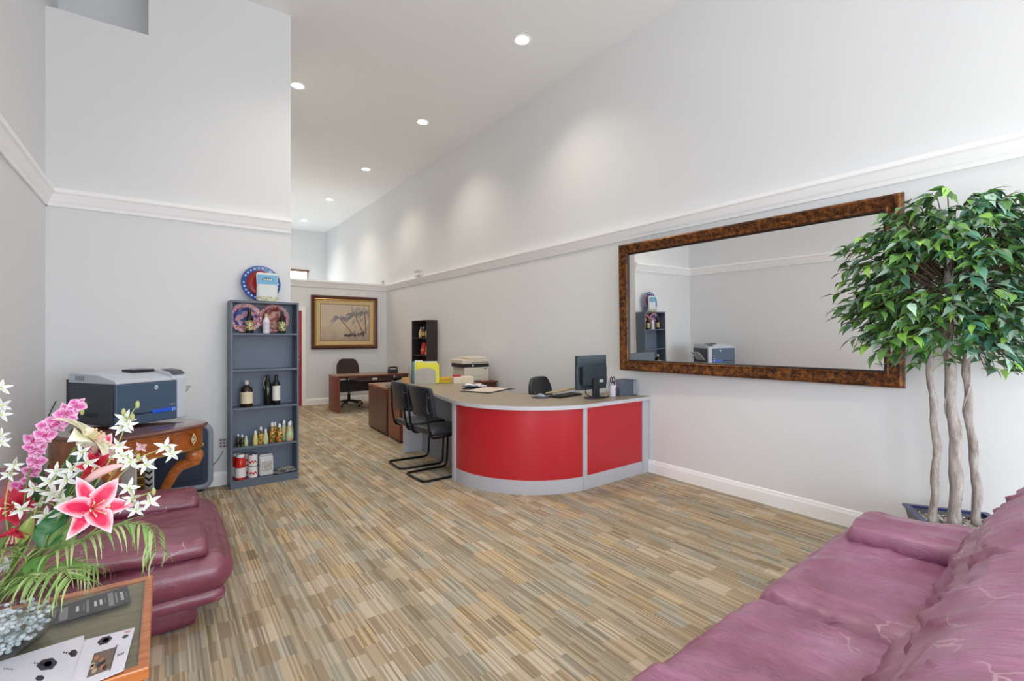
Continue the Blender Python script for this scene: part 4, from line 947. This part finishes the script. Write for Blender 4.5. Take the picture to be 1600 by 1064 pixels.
def bark():
    t = NT('grey_bark'); v = t.obj(); f = t.noise(30, t.scale(v, (1, 1, .25)), 6, .7)
    t.bump(f, .8, .01); return t.set(Base_Color=t.ramp(f, [(.3, lin((112, 100, 92))), (.5, lin((160, 150, 144))), (.72, lin((192, 186, 182)))]), Roughness=.85)
M_bark = bark()
inv = Matrix.Translation(pc) @ Matrix.Rotation(R(-60), 4, 'Z'); inv = inv.inverted()
tops = []
for i, (bx0, by0, tx, ty, r_, zt) in enumerate(((3.655, .865, 3.70, .90, .021, 1.62), (3.715, .79, 3.73, .83, .031, 1.95), (3.85, .73, 3.80, .765, .023, 1.72))):
    P = []; rs = []
    for k in range(26):
        s = k/25; z = .31+(zt-.31)*s
        x = bx0+(tx-bx0)*s+.012*math.sin(s*9+i*2)+.006*math.sin(s*23+i); y = by0+(ty-by0)*s+.012*math.cos(s*8+i)+.005*math.sin(s*31)
        P.append(inv @ Vector((x, y, z))); rs.append(r_*(1.06-.35*s)*(1+.10*math.sin(s*37+i)+.06*math.sin(s*71)))
    tk = MB().tube(P, rs, 10).build('trunk', M_bark, fic, True); tops.append((P, rs))
    for q in range(1):
        k0 = 5+q*8+i*3; V = []
        for k in range(14):
            a = k*.22+i+q*2; kk = k0+k*.3; b = P[int(kk)].lerp(P[min(25, int(kk)+1)], kk-int(kk)); V.append(b+Vector((math.cos(a), math.sin(a), 0))*(r_*.9))
        MB().tube(V, [.002+.004*math.sin(PI*k/13) for k in range(14)], 6).build('vine', M_bark, tk, True)
# leaves
def leaf_mesh(name, m, L=.082, Wd=.042):
    mb = MB(); n = 5; rows = []
    for i in range(n+1):
        s = i/n; wv = Wd/2*(math.sin(PI*min(1, s*1.02)**.75) if 0 < s < 1 else 0)*(1-.25*s); y = L*s; z = -.018*s*s*L/.08
        rows.append(((-wv, y, z+.006*(wv/(Wd/2))), (0, y, z), (wv, y, z+.006*(wv/(Wd/2)))))
    rows[-1] = ((0, L*1.12, -.024),)*3
    for i in range(n):
        a, b = rows[i], rows[i+1]
        if i == 0: mb.add([a[1], b[0], b[1], b[2]], [(0, 2, 1), (0, 3, 2)])
        elif i == n-1: mb.add([a[0], a[1], a[2], b[1]], [(0, 1, 3), (1, 2, 3)])
        else: mb.add([a[0], a[1], a[2], b[0], b[1], b[2]], [(0, 1, 4, 3), (1, 2, 5, 4)])
    return mb
def leafmat(name, c, c2):
    t = NT(name); f = t.noise(20, detail=2); return t.set(Base_Color=t.mix(f, lin(c), lin(c2)), Roughness=.38, Subsurface_Weight=0.0)
LM = [leafmat('leaf_dark', (60, 96, 56), (76, 114, 66)), leafmat('leaf_mid', (88, 134, 66), (104, 150, 76)), leafmat('leaf_lime', (136, 190, 76), (156, 204, 96)), leafmat('leaf_pale', (156, 190, 168), (178, 208, 188)), leafmat('leaf_teal', (70, 122, 100), (90, 142, 118))]
lmb = leaf_mesh('leaf', None); lme = [lmb.mesh('leaf', m, True) for m in LM]
rl = random.Random(21); leaves = []; tw = MB()
cc = Vector((3.69, .80, 1.735))
for k in range(560):
    # direction roughly uniform; crown flattened on the wall side
    z = rl.uniform(-.85, 1); a = rl.uniform(0, 2*PI); q = math.sqrt(max(0, 1-z*z)); d = Vector((q*math.cos(a), q*math.sin(a), z))
    rad = rl.uniform(.42, 1.0)**.7
    ex = Vector((.40 if d.x > 0 else .40, .56, .56 if d.z > 0 else .62))
    tip = cc+Vector((d.x*ex.x, d.y*ex.y, d.z*ex.z))*rad
    if tip.z < 1.16: continue
    base = cc+Vector((d.x*.12, d.y*.14, d.z*.35-.05))*rad; mid = base.lerp(tip, .6)+Vector((0, 0, .06)); end = tip+Vector((d.x, d.y, -.35))*.06
    pts = [base, mid, tip, end]; 
    if max(p_.x for p_ in pts) > 4.10 or any(p_.y > 1.05 and p_.x > 3.94 for p_ in pts): continue
    tw.tube([inv @ p_ for p_ in pts], [.004, .003, .002, .001], 4)
    out = Vector((d.x, d.y, .0)); out = out.normalized() if out.length > .05 else Vector((0, 1, 0))
    for j in range(rl.choice((6, 7, 8))):
        s = .35+.65*j/7; b = (mid.lerp(tip, (s-.35)/.45) if s < .8 else tip.lerp(end, (s-.8)/.2))
        yaw = math.atan2(out.y, out.x)-PI/2+(1 if j % 2 else -1)*rl.uniform(.2, 1.1)
        pit = rl.uniform(-.85, .2); rol = rl.uniform(-.6, .6)
        mt = Matrix.Translation(b) @ Euler((pit, 0, 0)).to_matrix().to_4x4()
        rot = Matrix.Rotation(yaw, 4, 'Z') @ Matrix.Rotation(pit, 4, 'X') @ Matrix.Rotation(rol, 4, 'Y')
        scl = rl.uniform(.78, 1.2); mtx = Matrix.Translation(b) @ rot @ Matrix.Scale(scl, 4)
        tipw = mtx @ Vector((0, .09, 0))
        if tipw.x > 4.155 or b.x > 4.15 or (max(tipw.y, b.y) > 1.05 and max(tipw.x, b.x) > 3.97): continue
        near_wall = (b.x-cc.x)
        w_ = rl.random(); right = b.y < .72
        mi = 0 if w_ < .34 else 1 if w_ < .66 else 2 if w_ < .78 else 3 if w_ < .90 else 4
        if right and rl.random() < .4: mi = rl.choice((3, 4, 4))
        leaves.append((mtx, mi, b))
tw.build('branches', plain((96, 76, 60), .8), fic)
for P, rs in tops:
    pass
camp = Vector((0, 0, EYE)); vdir = (Vector((cc.x, cc.y, 0))-Vector((0, 0, 0))).normalized()
leaves.sort(key=lambda l: (l[2]-camp).length)
for mtx, mi, b in leaves[:300]:
    o = bpy.data.objects.new('leaf', lme[mi]); col.objects.link(o); o.parent = fic; o.matrix_local = inv @ mtx
st = MB()
for mtx, mi, b in leaves[300:]:
    m2 = inv @ mtx; st.add([m2 @ v for v in lmb.v], lmb.f, mi)
o = st.build('foliage', LM, fic, True); o['kind'] = 'stuff'

# ------------------------------------------------------------ side table in the left foreground
TT = .48
sd = thing('side_table', 'glass topped honey wood side table in the left foreground', 'table', (-.385, 2.07, 0))
hx, hy = .35, .335
for nm, a in (('top_rail', (-hx, hx, -hy, -hy+.028)), ('top_rail', (-hx, hx, hy-.028, hy)), ('top_rail', (-hx, -hx+.028, -hy+.028, hy-.028)), ('top_rail', (hx-.028, hx, -hy+.028, hy-.028))):
    box(nm, a[0], a[1], a[2], a[3], TT-.035, TT, M_orange, sd, .004)
Mins = wood('weathered_inlay', (122, 108, 86), (158, 142, 116), .5, (1.5, 9, 1), 0)
box('inlay_panel', -hx+.028, hx-.028, -hy+.028, hy-.028, TT-.03, TT-.012, Mins, sd)
MB().box(-hx+.026, hx-.022, -hy+.026, hy-.026, TT-.006, TT+.002).build('glass_top', thin_glass('table_glass', (.93, .96, .95, 1), 1.5), sd, bevel=.001)
for a in ((-hx+.02, hx-.02, -hy+.02, -hy+.045), (-hx+.02, hx-.02, hy-.045, hy-.02), (-hx+.02, -hx+.045, -hy+.045, hy-.045), (hx-.045, hx-.02, -hy+.045, hy-.045)):
    box('apron', a[0], a[1], a[2], a[3], TT-.125, TT-.035, M_orange, sd, .003)
for x in (-1, 1):
    for y in (-1, 1): MB().prism(sq(.03), TT-.125, .0, pts2=sq(.018)).build('leg', M_orange, sd, loc=(x*(hx-.05), y*(hy-.05), 0))
ZT = TT+.0025
# printed matter
def tz(px, py): return atZ(px, py, ZT)
def flat_quad(name, label, cat, px, m, z, th=.0012, group=None):
    P = [atZ(x, y, z) for x, y in px]; c = sum(P, Vector())/4; t = thing(name, label, cat, (c.x, c.y, z), 0, group)
    MB().prism([((p-c).x, (p-c).y) for p in P], 0, th).build('sheet', m, t); return t, [p-c for p in P]
def inq(P, u, v):  # bilinear: u along 0->1, v along 0->3
    return (P[0]*(1-u)+P[1]*u)*(1-v)+(P[3]*(1-u)+P[2]*u)*v
def mark(t, P, u0, u1, v0, v1, m, name='print_mark', h=.0019):
    q = [inq(P, u0, v0), inq(P, u1, v0), inq(P, u1, v1), inq(P, u0, v1)]
    return MB().prism([(a.x, a.y) for a in q], .001, h).build(name, m, t)
br, P = flat_quad('brochure', 'dark grey folded brochure near the far edge of the glass table', 'brochure', [(78, 978), (205, 941), (199, 916), (82, 951)], plain((84, 86, 90), .5), ZT)
Mlt = plain((206, 206, 208), .6); Mlt2 = plain((140, 142, 148), .6)
for u0, u1, v0, v1, mm in ((.03, .06, .15, .85, Mlt2), (.10, .2, .1, .8, Mlt2), (.30, .335, .35, .65, Mlt), (.39, .405, .3, .72, Mlt2), (.43, .46, .15, .85, Mlt2), (.53, .56, .35, .65, Mlt), (.60, .635, .35, .65, Mlt), (.67, .68, .35, .65, Mlt2), (.715, .785, .12, .88, Mlt2), (.81, .835, .2, .8, Mlt2), (.955, .965, .35, .65, Mlt2)):
    mark(br, P, u0, u1, v0, v1, mm)
for k in range(4): mark(br, P, .88, .92, .26+k*.13, .34+k*.13, Mlt, 'heading_letter')
mark(br, P, .498, .502, 0, 1, plain((60, 62, 66), .5), 'fold_line')
Mfly = plain((226, 224, 238), .5); Mpd = plain((60, 54, 66), .5); Mpo = plain((196, 120, 84), .5); Mph = plain((120, 104, 96), .5)
def flyer(label, px, z):
    t, P = flat_quad('flyer', label, 'flyer', px, Mfly, z, group='white flyers on the glass table')
    return t, P
f1, P1 = flyer('white flyer at the left, partly under the other flyer', [(-20, 1080), (140, 1095), (131, 993), (0, 1034)], ZT)
def hexmark(t, P, u, v, s, sv, m, nm='hexagon_picture'):
    q = [inq(P, u+s*math.cos(R(a)), v+sv*math.sin(R(a))) for a in range(0, 360, 60)]
    return MB().prism([(a.x, a.y) for a in q], .001, .0019).build(nm, m, t)
hexmark(f1, P1, .56, .60, .12, .13, Mpd); hexmark(f1, P1, .57, .60, .05, .06, Mpo)
for k in range(3):
    for j in range(4): mark(f1, P1, .08+k*.33+j*.03, .098+k*.33+j*.03, .66-.02*j+(.1 if k == 2 else 0), .69-.02*j+(.1 if k == 2 else 0), Mpd, 'lettering')
hexmark(f1, P1, .5, .33, .05, .06, Mpd); hexmark(f1, P1, .46, .2, .05, .06, Mpd); hexmark(f1, P1, .86, .72, .05, .07, Mpd, 'dark_picture')
f2, P2 = flyer('white flyer with a photo print, on top at the right of the glass table', [(105, 1085), (193, 1048), (211, 981), (133, 1000)], ZT+.0022)
hexmark(f2, P2, .42, .86, .15, .10, Mpd); hexmark(f2, P2, .44, .86, .07, .05, Mpo)
mark(f2, P2, .28, .70, .15, .62, Mph, 'photo_print'); mark(f2, P2, .70, .72, .12, .66, M_black, 'photo_edge', .0021)
rr = random.Random(9)
for k in range(9):
    u, v = rr.uniform(.32, .62), rr.uniform(.2, .55); hexmark(f2, P2, u, v, .05, .05, (Mpd, Mpo, plain((196, 176, 150), .5))[k % 3], 'photo_detail')
for o in f2.children:
    if o.name.startswith('photo_detail'): o.location.z = .0006
hexmark(f2, P2, .84, .82, .07, .045, plain((70, 74, 86), .5), 'round_mark')
for j in range(4): mark(f2, P2, .78+.035*j, .80+.035*j, .38, .43, Mpd, 'lettering')
for j in range(3): mark(f2, P2, .80, .92, .905+.02*j, .912+.02*j, Mpo, 'text_line')

# ------------------------------------------------------------ vase, gems, flowers
vc = Vector((-.40, 2.09, ZT)); va = thing('glass_vase', 'wide clear glass fishbowl vase on the side table', 'vase', vc)
vp = [(.0, .0), (.07, .0), (.10, .012), (.128, .05), (.135, .09), (.122, .135), (.105, .165), (.112, .185), (.109, .185), (.101, .165), (.118, .133), (.131, .09), (.124, .052), (.097, .017), (.068, .006), (0, .006)]
MB().lathe(vp, 40).build('bowl', M_glass, va, True)
rg = random.Random(2); gm = MB()
for k in range(420):
    z = .008+rg.random()*.085; rm = .06+ .055*min(1, z/.06)
    a = rg.random()*2*PI; q = rm*math.sqrt(rg.random()); s = rg.uniform(.006, .0095)
    gm.ball((q*math.cos(a), q*math.sin(a), z+s*.4), s, s*.9, s*.7, 7, 5, k % 2)
o = gm.build('glass_gems', [plain((226, 229, 230), .08), plain((196, 202, 205), .08)], None, True, loc=vc)
tag(o, 'clear glass pebbles filling the bottom of the fishbowl vase', 'glass pebbles', kind='stuff')
vtop = vc+Vector((0, 0, .16))
def petmat(name, c1, c2, p0=.35, p1=.8, rough=.5):
    t = NT(name); a = t.n('ShaderNodeAttribute', attribute_name='tint'); c = t.ramp(a.outputs['Fac'], [(p0, lin(c1)), (p1, lin(c2))])
    return t.set(Base_Color=c, Roughness=rough)
def petal(L, W, curl, m, n=8, k=5, sharp=.8, cup=.25, name='petal', edge=True):
    """strip petal along +y curling to +z then back; 'tint' rises from the heart of the petal to its margin"""
    vs = []; fs = []; tn = []
    for i in range(n+1):
        s = i/n; wv = W/2*max(.02, math.sin(PI*min(.999, s**sharp))) if s < 1 else .0005
        wv = max(wv, W*.09*(1-s))
        a = curl*s; y = L*(math.sin(a)/curl if abs(curl) > .01 else s); z = L*((1-math.cos(a))/curl if abs(curl) > .01 else 0)
        for j in range(k):
            u = j/(k-1)*2-1; vs.append(Vector((u*wv, y, -z+cup*abs(u)**2*wv+.12*wv*math.sin(s*14+j))))
            tn.append(max(abs(u)**1.3*.95, (s-.55)*2.0))
    for i in range(n):
        for j in range(k-1): q = i*k+j; fs.append((q, q+1, q+k+1, q+k))
    me = bpy.data.meshes.new(name); me.from_pydata(vs, [], fs); me.materials.append(m); me.shade_smooth()
    at = me.attributes.new('tint', 'FLOAT', 'POINT'); at.data.foreach_set('value', [max(0, min(1, t_)) for t_ in tn])
    return me
def face_mat(pos, d, up=Vector((0, 0, 1)), roll=0):
    z = d.normalized(); x = up.cross(z); x = x.normalized() if x.length > .01 else Vector((1, 0, 0)); y = z.cross(x)
    m = Matrix((x, y, z)).transposed().to_4x4(); return Matrix.Translation(pos) @ m @ Matrix.Rotation(roll, 4, 'Z')
def curve(a, b, sag, n=10, side=Vector((0, 0, 0))):
    a, b = Vector(a), Vector(b); return [a.lerp(b, i/n)+Vector((0, 0, sag))*math.sin(PI*i/n)+side*math.sin(PI*i/n) for i in range(n+1)]
M_stem = plain((110, 140, 70), .5); M_stemw = plain((170, 176, 110), .5)
Plily = petmat('lily_petal', (214, 34, 84), (246, 214, 226), .3, .85); Pred = petmat('red_petal', (176, 16, 44), (206, 50, 80), .3, .9)
Pcream = petmat('cream_petal', (206, 210, 150), (244, 240, 226), .1, .6); Porch = petmat('orchid_petal', (206, 74, 156), (240, 196, 226), .15, .85); Pwhite = petmat('white_petal', (204, 214, 180), (228, 229, 234), .05, .4)
M_anther = plain((240, 200, 160), .5)
def add_mesh(name, me, parent, mtx=None, scale=1):
    o = bpy.data.objects.new(name, me); col.objects.link(o); o.parent = parent
    if mtx is not None: o.matrix_local = mtx
    return o
tocam = lambda p: (camp-p).normalized()
def lily(label, head, d, R_, mat_, stem_from, sag, bud=None, npet=6, openness=.9, grp=None, tilt=(44, 50), st=1):
    t = thing('lily_stem', label, 'flower', vtop, 0, grp); iv = Matrix.Translation(vtop).inverted()
    MB().tube([iv @ p for p in curve(stem_from, head-d*R_*.35, sag)], .004, 6).build('stem', M_stem, t, True)
    bl = bpy.data.objects.new('blossom', None); bl.empty_display_size = .02; col.objects.link(bl); bl.parent = t; bl.matrix_local = iv @ face_mat(head-d*R_*.3, d)
    outer, inn = petal(R_*1.12, R_*.50, openness, mat_), petal(R_*1.08, R_*.62, openness*.9, mat_)
    for k in range(npet):
        add_mesh('petal', inn if k % 2 else outer, bl, Matrix.Rotation(2*PI*k/npet+.3, 4, 'Z') @ Matrix.Rotation(R(tilt[k % 2]), 4, 'X'))
    mb = MB()
    for k in range(6):
        a = 2*PI*k/6; e = Vector((.22*math.cos(a), .22*math.sin(a)-.15, .85))*R_; e *= st; mb.tube([(0, 0, .1*R_), e*.6, e], .0015, 5); mb.ball(e, .0025, .005, .0025, 6, 4)
    mb.build('stamens', M_anther, bl, True)
    if bud:
        for b0, b1, r_, m in bud:
            B = curve(b0, b1, .01, 8); MB().tube([iv @ p for p in B], [r_*(.25+.75*math.sin(PI*min(1, .12+.86*i/8))) for i in range(9)], 8).build('bud', m, t, True)
            MB().tube([iv @ p for p in curve(stem_from, b0, sag*.5)], .003, 5).build('bud_stem', M_stem, t, True)
    return t
D0 = 1.45
h = atD(146, 792, 1.42)
lily('big pink and white open lily facing out at the right of the bouquet', h, (tocam(h)+Vector((.25, .05, .15))).normalized(), .098, Plily, vtop+Vector((.03, 0, 0)), .03, [(atD(132, 754, 1.46), atD(192, 727, 1.47), .013, plain((236, 190, 190), .5))])
h = atD(158, 700, 1.6)
lily('dark pink lily behind the cream lily, half hidden', h, (tocam(h)+Vector((.6, 0, .5))).normalized(), .06, Plily, vtop+Vector((.02, .03, 0)), .02, [(atD(140, 718, 1.58), atD(163, 676, 1.58), .012, plain((232, 196, 190), .5))])
h = atD(139, 682, 1.56)
lily('large cream lily seen from the side at the top of the bouquet', h, Vector((.62, -.05, .6)).normalized(), .13, Pcream, vtop+Vector((0, .02, 0)), .03, openness=2.3, tilt=(78, 70), st=.6)
h = atD(22, 790, 1.5)
lily('deep red lily low at the left edge of the bouquet', h, (tocam(h)+Vector((-.3, 0, .2))).normalized(), .075, Pred, vtop+Vector((-.04, 0, 0)), .02)
h = atD(148, 728, 1.5)
lily('small crimson lily above the big pink lily', h, (tocam(h)+Vector((.2, 0, -.3))).normalized(), .05, Pred, vtop+Vector((.02, .01, 0)), .02)
h = atD(20, 832, 1.42)
lily('crimson half open lily under the red lily at far left', h, Vector((-.1, -.3, -.7)).normalized(), .05, Pred, vtop+Vector((-.05, -.02, 0)), .02, openness=.5)
# orchid sprays
def blossom_mesh(name, m, spec, centre=None):
    """join petals into one mesh"""
    mb = MB(); tn = []
    for (L, W, curl, ang, pit) in spec:
        me = petal(L, W, curl, m, 6, 5); mt = Matrix.Rotation(ang, 4, 'Z') @ Matrix.Rotation(R(pit), 4, 'X')
        mb.add([mt @ v.co for v in me.vertices], [tuple(p.vertices) for p in me.polygons]); tn += [d.value for d in me.attributes['tint'].data]
    me = bpy.data.meshes.new(name); me.from_pydata(mb.v, [], mb.f); me.materials.append(m)
    nc = 0
    if centre:
        bm = bmesh.new(); bm.from_mesh(me); me.materials.append(centre[1])
        r_ = bmesh.ops.create_icosphere(bm, subdivisions=1, radius=centre[0])
        for v in r_['verts']:
            v.co.z += centre[0]*.8
            for f in v.link_faces: f.material_index = 1
        nc = len(r_['verts']); bm.to_mesh(me); bm.free()
    me.shade_smooth(); at = me.attributes.new('tint', 'FLOAT', 'POINT'); at.data.foreach_set('value', tn+[0]*nc); return me
orch = blossom_mesh('orchid_blossom', Porch, [(.032, .036, .6, R(70), 20), (.032, .036, .6, R(-70), 20), (.034, .024, .5, 0, 15), (.030, .022, .5, R(140), 15), (.030, .022, .5, R(-140), 15), (.016, .018, -1.5, R(180), 50)], (.006, plain((196, 40, 110), .5)))
star = blossom_mesh('star_blossom', Pwhite, [(.031, .0115, .5, 2*PI*k/5+.2*(k % 2), 12+8*(k % 3)) for k in range(5)], (.004, plain((206, 214, 140), .5)))
tiny = blossom_mesh('tiny_blossom', petmat('pink_tip', (236, 170, 200), (244, 220, 232)), [(.022, .013, .6, 2*PI*k/4, 30) for k in range(4)], (.004, M_stemw))
def spray(name, label, pts, heads, mesh, smat, sc_=1, jig=.5, group=None, buds=()):
    t = thing(name, label, 'flower', vtop, 0, group); iv = Matrix.Translation(vtop).inverted(); rr = random.Random(hash(label) % 9973 if False else len(label)*7)
    P = [Vector(p) for p in pts]; out = []
    for i in range(len(P)-1):
        p0 = P[max(0, i-1)]; p1 = P[i]; p2 = P[i+1]; p3 = P[min(len(P)-1, i+2)]
        for k in range(6):
            s = k/6; out.append(.5*((2*p1)+(p2-p0)*s+(2*p0-5*p1+4*p2-p3)*s*s+(3*p1-p0-3*p2+p3)*s**3))
    out.append(P[-1]); MB().tube([iv @ p for p in out], [.0032-.0018*i/len(out) for i in range(len(out))], 6).build('stem', smat, t, True)
    for hd in heads:
        b = min(out, key=lambda q: (q-hd).length); d = (tocam(hd)+Vector((rr.uniform(-jig, jig), rr.uniform(-jig, jig), rr.uniform(-jig, jig)))).normalized()
        if (b-hd).length > .008: MB().tube([iv @ b, iv @ (b.lerp(hd, .6)+Vector((0, 0, .008))), iv @ (hd-d*.004)], .0016, 5).build('flower_stalk', smat, t, True)
        o = add_mesh('blossom', mesh, t, iv @ face_mat(hd, d, roll=rr.uniform(-.6, .6)) @ Matrix.Scale(sc_*rr.uniform(.85, 1.15), 4))
    for bd_ in buds:
        MB().ball(iv @ bd_, .006, .006, .012, 8, 6).build('bud', M_stemw, t, True)
    return t
od = 1.52
spray('orchid_stem', 'arching stem of pink orchids at the upper left of the bouquet', [vtop+Vector((-.01, .02, 0)), atD(30, 830, 1.5), atD(45, 740, od), atD(62, 685, od+.03), atD(95, 654, od+.05), atD(134, 632, od+.06)],
      [atD(x, y, od+.02*math.sin(i)) for i, (x, y) in enumerate(((120, 635), (104, 647), (90, 661), (76, 667), (70, 680), (54, 688), (55, 701), (57, 722), (49, 737), (34, 760)))], orch, M_stem, 1.0, .45, buds=[atD(133, 634, od+.06), atD(128, 643, od+.05)])
def W(x, y, d=1.48): return atD(x, y, d)
g = 'white star flower sprays in the bouquet'
spray('star_flower_spray', 'white star flower spray rising in front of the blue printer', [vtop, W(120, 800), W(165, 730), W(186, 690), W(200, 655), W(214, 634)], [W(194, 655), W(186, 696), W(190, 668), W(200, 663)], star, M_stemw, 1.0, .6, g, [W(215, 632), W(193, 644), W(207, 652)])
spray('star_flower_spray', 'white star flower spray reaching right across the burl table apron', [vtop, W(130, 800, 1.5), W(180, 750, 1.53), W(215, 718, 1.55), W(245, 704, 1.56), W(262, 696, 1.56)], [W(203, 722, 1.54), W(229, 726, 1.55), W(258, 698, 1.56), W(268, 709, 1.56), W(190, 712, 1.53)], star, M_stemw, 1.0, .6, g, [W(216, 714, 1.55)])
spray('star_flower_spray', 'white star flower spray low at right, over the armchair arm', [vtop+Vector((.02, 0, 0)), W(120, 850), W(170, 810), W(205, 782), W(238, 768)], [W(200, 762), W(192, 788), W(234, 784), W(205, 778), W(213, 796)], star, M_stemw, 1.0, .6, g, [W(240, 768)])
spray('star_flower_spray', 'white star flower spray in the middle of the bouquet under the cream lily', [vtop, W(70, 830), W(95, 770), W(112, 735), W(132, 704)], [W(128, 706), W(137, 722), W(112, 732), W(104, 750), W(98, 782), W(88, 736)], star, M_stemw, 1.05, .6, g)
spray('star_flower_spray', 'white star flower spray at the lower left above the green fronds', [vtop+Vector((-.02, 0, 0)), W(45, 850), W(55, 800), W(72, 765), W(88, 740)], [W(78, 752), W(52, 763), W(82, 772), W(33, 796), W(72, 806), W(60, 786), W(96, 800)], star, M_stemw, 1.0, .6, g)
spray('star_flower_spray', 'white star flower spray leaning left against the pale wall', [vtop+Vector((-.04, 0, 0)), W(10, 850), W(8, 790), W(18, 740), W(26, 716)], [W(22, 727), W(14, 742), W(4, 885), W(12, 880)], star, M_stemw, .9, .6, g)
spray('star_flower_spray', 'white star flower spray at the extreme left edge, above the others', [vtop+Vector((-.06, 0, 0)), W(-25, 800), W(-15, 700), W(-6, 640), W(0, 602)], [W(2, 606), W(3, 634), W(2, 648), W(0, 680), W(1, 692)], star, M_stemw, .8, .6, g)
spray('pink_bud_spray', 'small pale pink blossom spray right of the lily bud', [vtop+Vector((.01, 0, 0)), W(140, 790, 1.56), W(185, 730, 1.58), W(222, 700, 1.58)], [W(222, 697, 1.58), W(200, 712, 1.58), W(178, 708, 1.58)], tiny, M_stemw, 1.1, .5)
# broad leaves
def broad_leaf(label, a, b, wd, c, roll=0):
    t = thing('broad_leaf', label, 'leaf', vtop); iv = Matrix.Translation(vtop).inverted(); d = (b-a); L = d.length
    me = petal(L, wd, .5, leafmat('blade', c, tuple(min(255, int(v*1.15)) for v in c)), 10, 5, .7, .3, 'blade')
    y = d.normalized(); z = (tocam(a)+Vector((0, 0, .4))).normalized(); x = y.cross(z).normalized(); z = x.cross(y)
    m = Matrix.Translation(a) @ Matrix((x, y, z)).transposed().to_4x4() @ Matrix.Rotation(roll, 4, 'Y')
    o = add_mesh('blade', me, t, iv @ m); MB().tube([iv @ vtop, iv @ a, iv @ a.lerp(b, .3)], .003, 5).build('leaf_stalk', M_stem, t, True)
    return t
broad_leaf('dark green broad leaf in the heart of the bouquet', W(66, 856, 1.44), W(98, 786, 1.47), .07, (30, 92, 40))
broad_leaf('green broad leaf rising behind the white star flowers', W(85, 830, 1.52), W(112, 745, 1.56), .05, (44, 84, 48))
broad_leaf('olive green leaf right of the dark leaf, under the big lily', W(84, 860, 1.46), W(120, 812, 1.46), .06, (110, 134, 76), .3)
broad_leaf('grey green leaf pointing right below the cream lily', W(100, 735, 1.56), W(152, 690, 1.58), .045, (70, 100, 80))
broad_leaf('pale green leaf at left edge behind the red lily', W(50, 800, 1.6), W(-10, 768, 1.62), .06, (150, 178, 150))
broad_leaf('bright green leaf low in the middle above the vase rim', W(40, 900, 1.42), W(72, 868, 1.42), .05, (96, 150, 70))
broad_leaf('dark leaf standing upright behind the pink orchid stem', W(48, 800, 1.6), W(66, 725, 1.63), .05, (40, 78, 46))
broad_leaf('dark green leaf tucked behind the big pink lily', W(118, 838, 1.5), W(150, 742, 1.53), .055, (38, 84, 48))
broad_leaf('yellow green leaf between the red lily and the dark green leaf', W(30, 850, 1.47), W(48, 806, 1.48), .035, (150, 168, 80))
# feathery fronds
lf = petal(.12, .0078, 1.7, leafmat('frond_leaf', (158, 184, 112), (188, 206, 146)), 8, 3, .5, .2, 'leaflet'); lf2 = petal(.12, .009, 1.1, leafmat('frond_leaf2', (112, 158, 78), (140, 176, 100)), 8, 3, .5, .2, 'leaflet')
def frond(label, pts, n, ln, seed, spread=.9):
    t = thing('palm_frond', label, 'frond', vtop, 0, 'green palm fronds in the bouquet'); iv = Matrix.Translation(vtop).inverted(); rr = random.Random(seed)
    P = [Vector(p) for p in pts]; out = []
    for i in range(len(P)-1):
        p0 = P[max(0, i-1)]; p1 = P[i]; p2 = P[i+1]; p3 = P[min(len(P)-1, i+2)]
        for k in range(8):
            s = k/8; out.append(.5*((2*p1)+(p2-p0)*s+(2*p0-5*p1+4*p2-p3)*s*s+(3*p1-p0-3*p2+p3)*s**3))
    out.append(P[-1]); MB().tube([iv @ p for p in out], [.0035-.002*i/len(out) for i in range(len(out))], 6).build('rachis', M_stem, t, True)
    for k in range(n):
        s = .22+.78*k/(n-1); i = min(len(out)-2, int(s*(len(out)-1))); b = out[i].lerp(out[i+1], s*(len(out)-1)-i); tg = (out[i+1]-out[i]).normalized()
        for sd_ in (-1, 1):
            up = Vector((0, 0, 1)); side = tg.cross(up).normalized()*sd_
            y = (tg*rr.uniform(.5, .9)+side*spread*rr.uniform(.8, 1.1)+up*rr.uniform(.05, .35)).normalized()
            z = (up-y*up.dot(y)).normalized(); x = y.cross(z)
            m = Matrix.Translation(b) @ Matrix((x, y, z)).transposed().to_4x4() @ Matrix.Scale(ln/.12*rr.uniform(.8, 1.15)*(1-.45*max(0, s-.6)), 4)
            add_mesh('leaflet', lf if rr.random() < .6 else lf2, t, iv @ m)
    return t
frond('long green palm frond arching right over the armchair', [vtop, W(70, 872, 1.42), W(140, 838, 1.44), W(200, 818, 1.47), W(236, 828, 1.48), W(244, 862, 1.48)], 23, .12, 1, 1.15)
frond('green palm frond drooping over the front of the vase', [vtop+Vector((.0, -.03, .0)), W(62, 898, 1.36), W(95, 892, 1.33), W(112, 905, 1.31)], 17, .115, 2)
frond('green palm frond spreading left at the edge of the photo', [vtop+Vector((-.03, 0, 0)), W(40, 880, 1.4), W(15, 858, 1.42), W(-15, 862, 1.42)], 13, .10, 3)
frond('green palm frond low between the vase and the grey brochure', [vtop+Vector((.03, 0, 0)), W(75, 890, 1.42), W(115, 878, 1.44), W(150, 885, 1.45)], 16, .10, 4)
frond('short green palm frond hanging in front of the vase rim', [vtop+Vector((-.02, -.03, 0)), W(30, 905, 1.34), W(48, 900, 1.3), W(60, 915, 1.29)], 10, .075, 5)
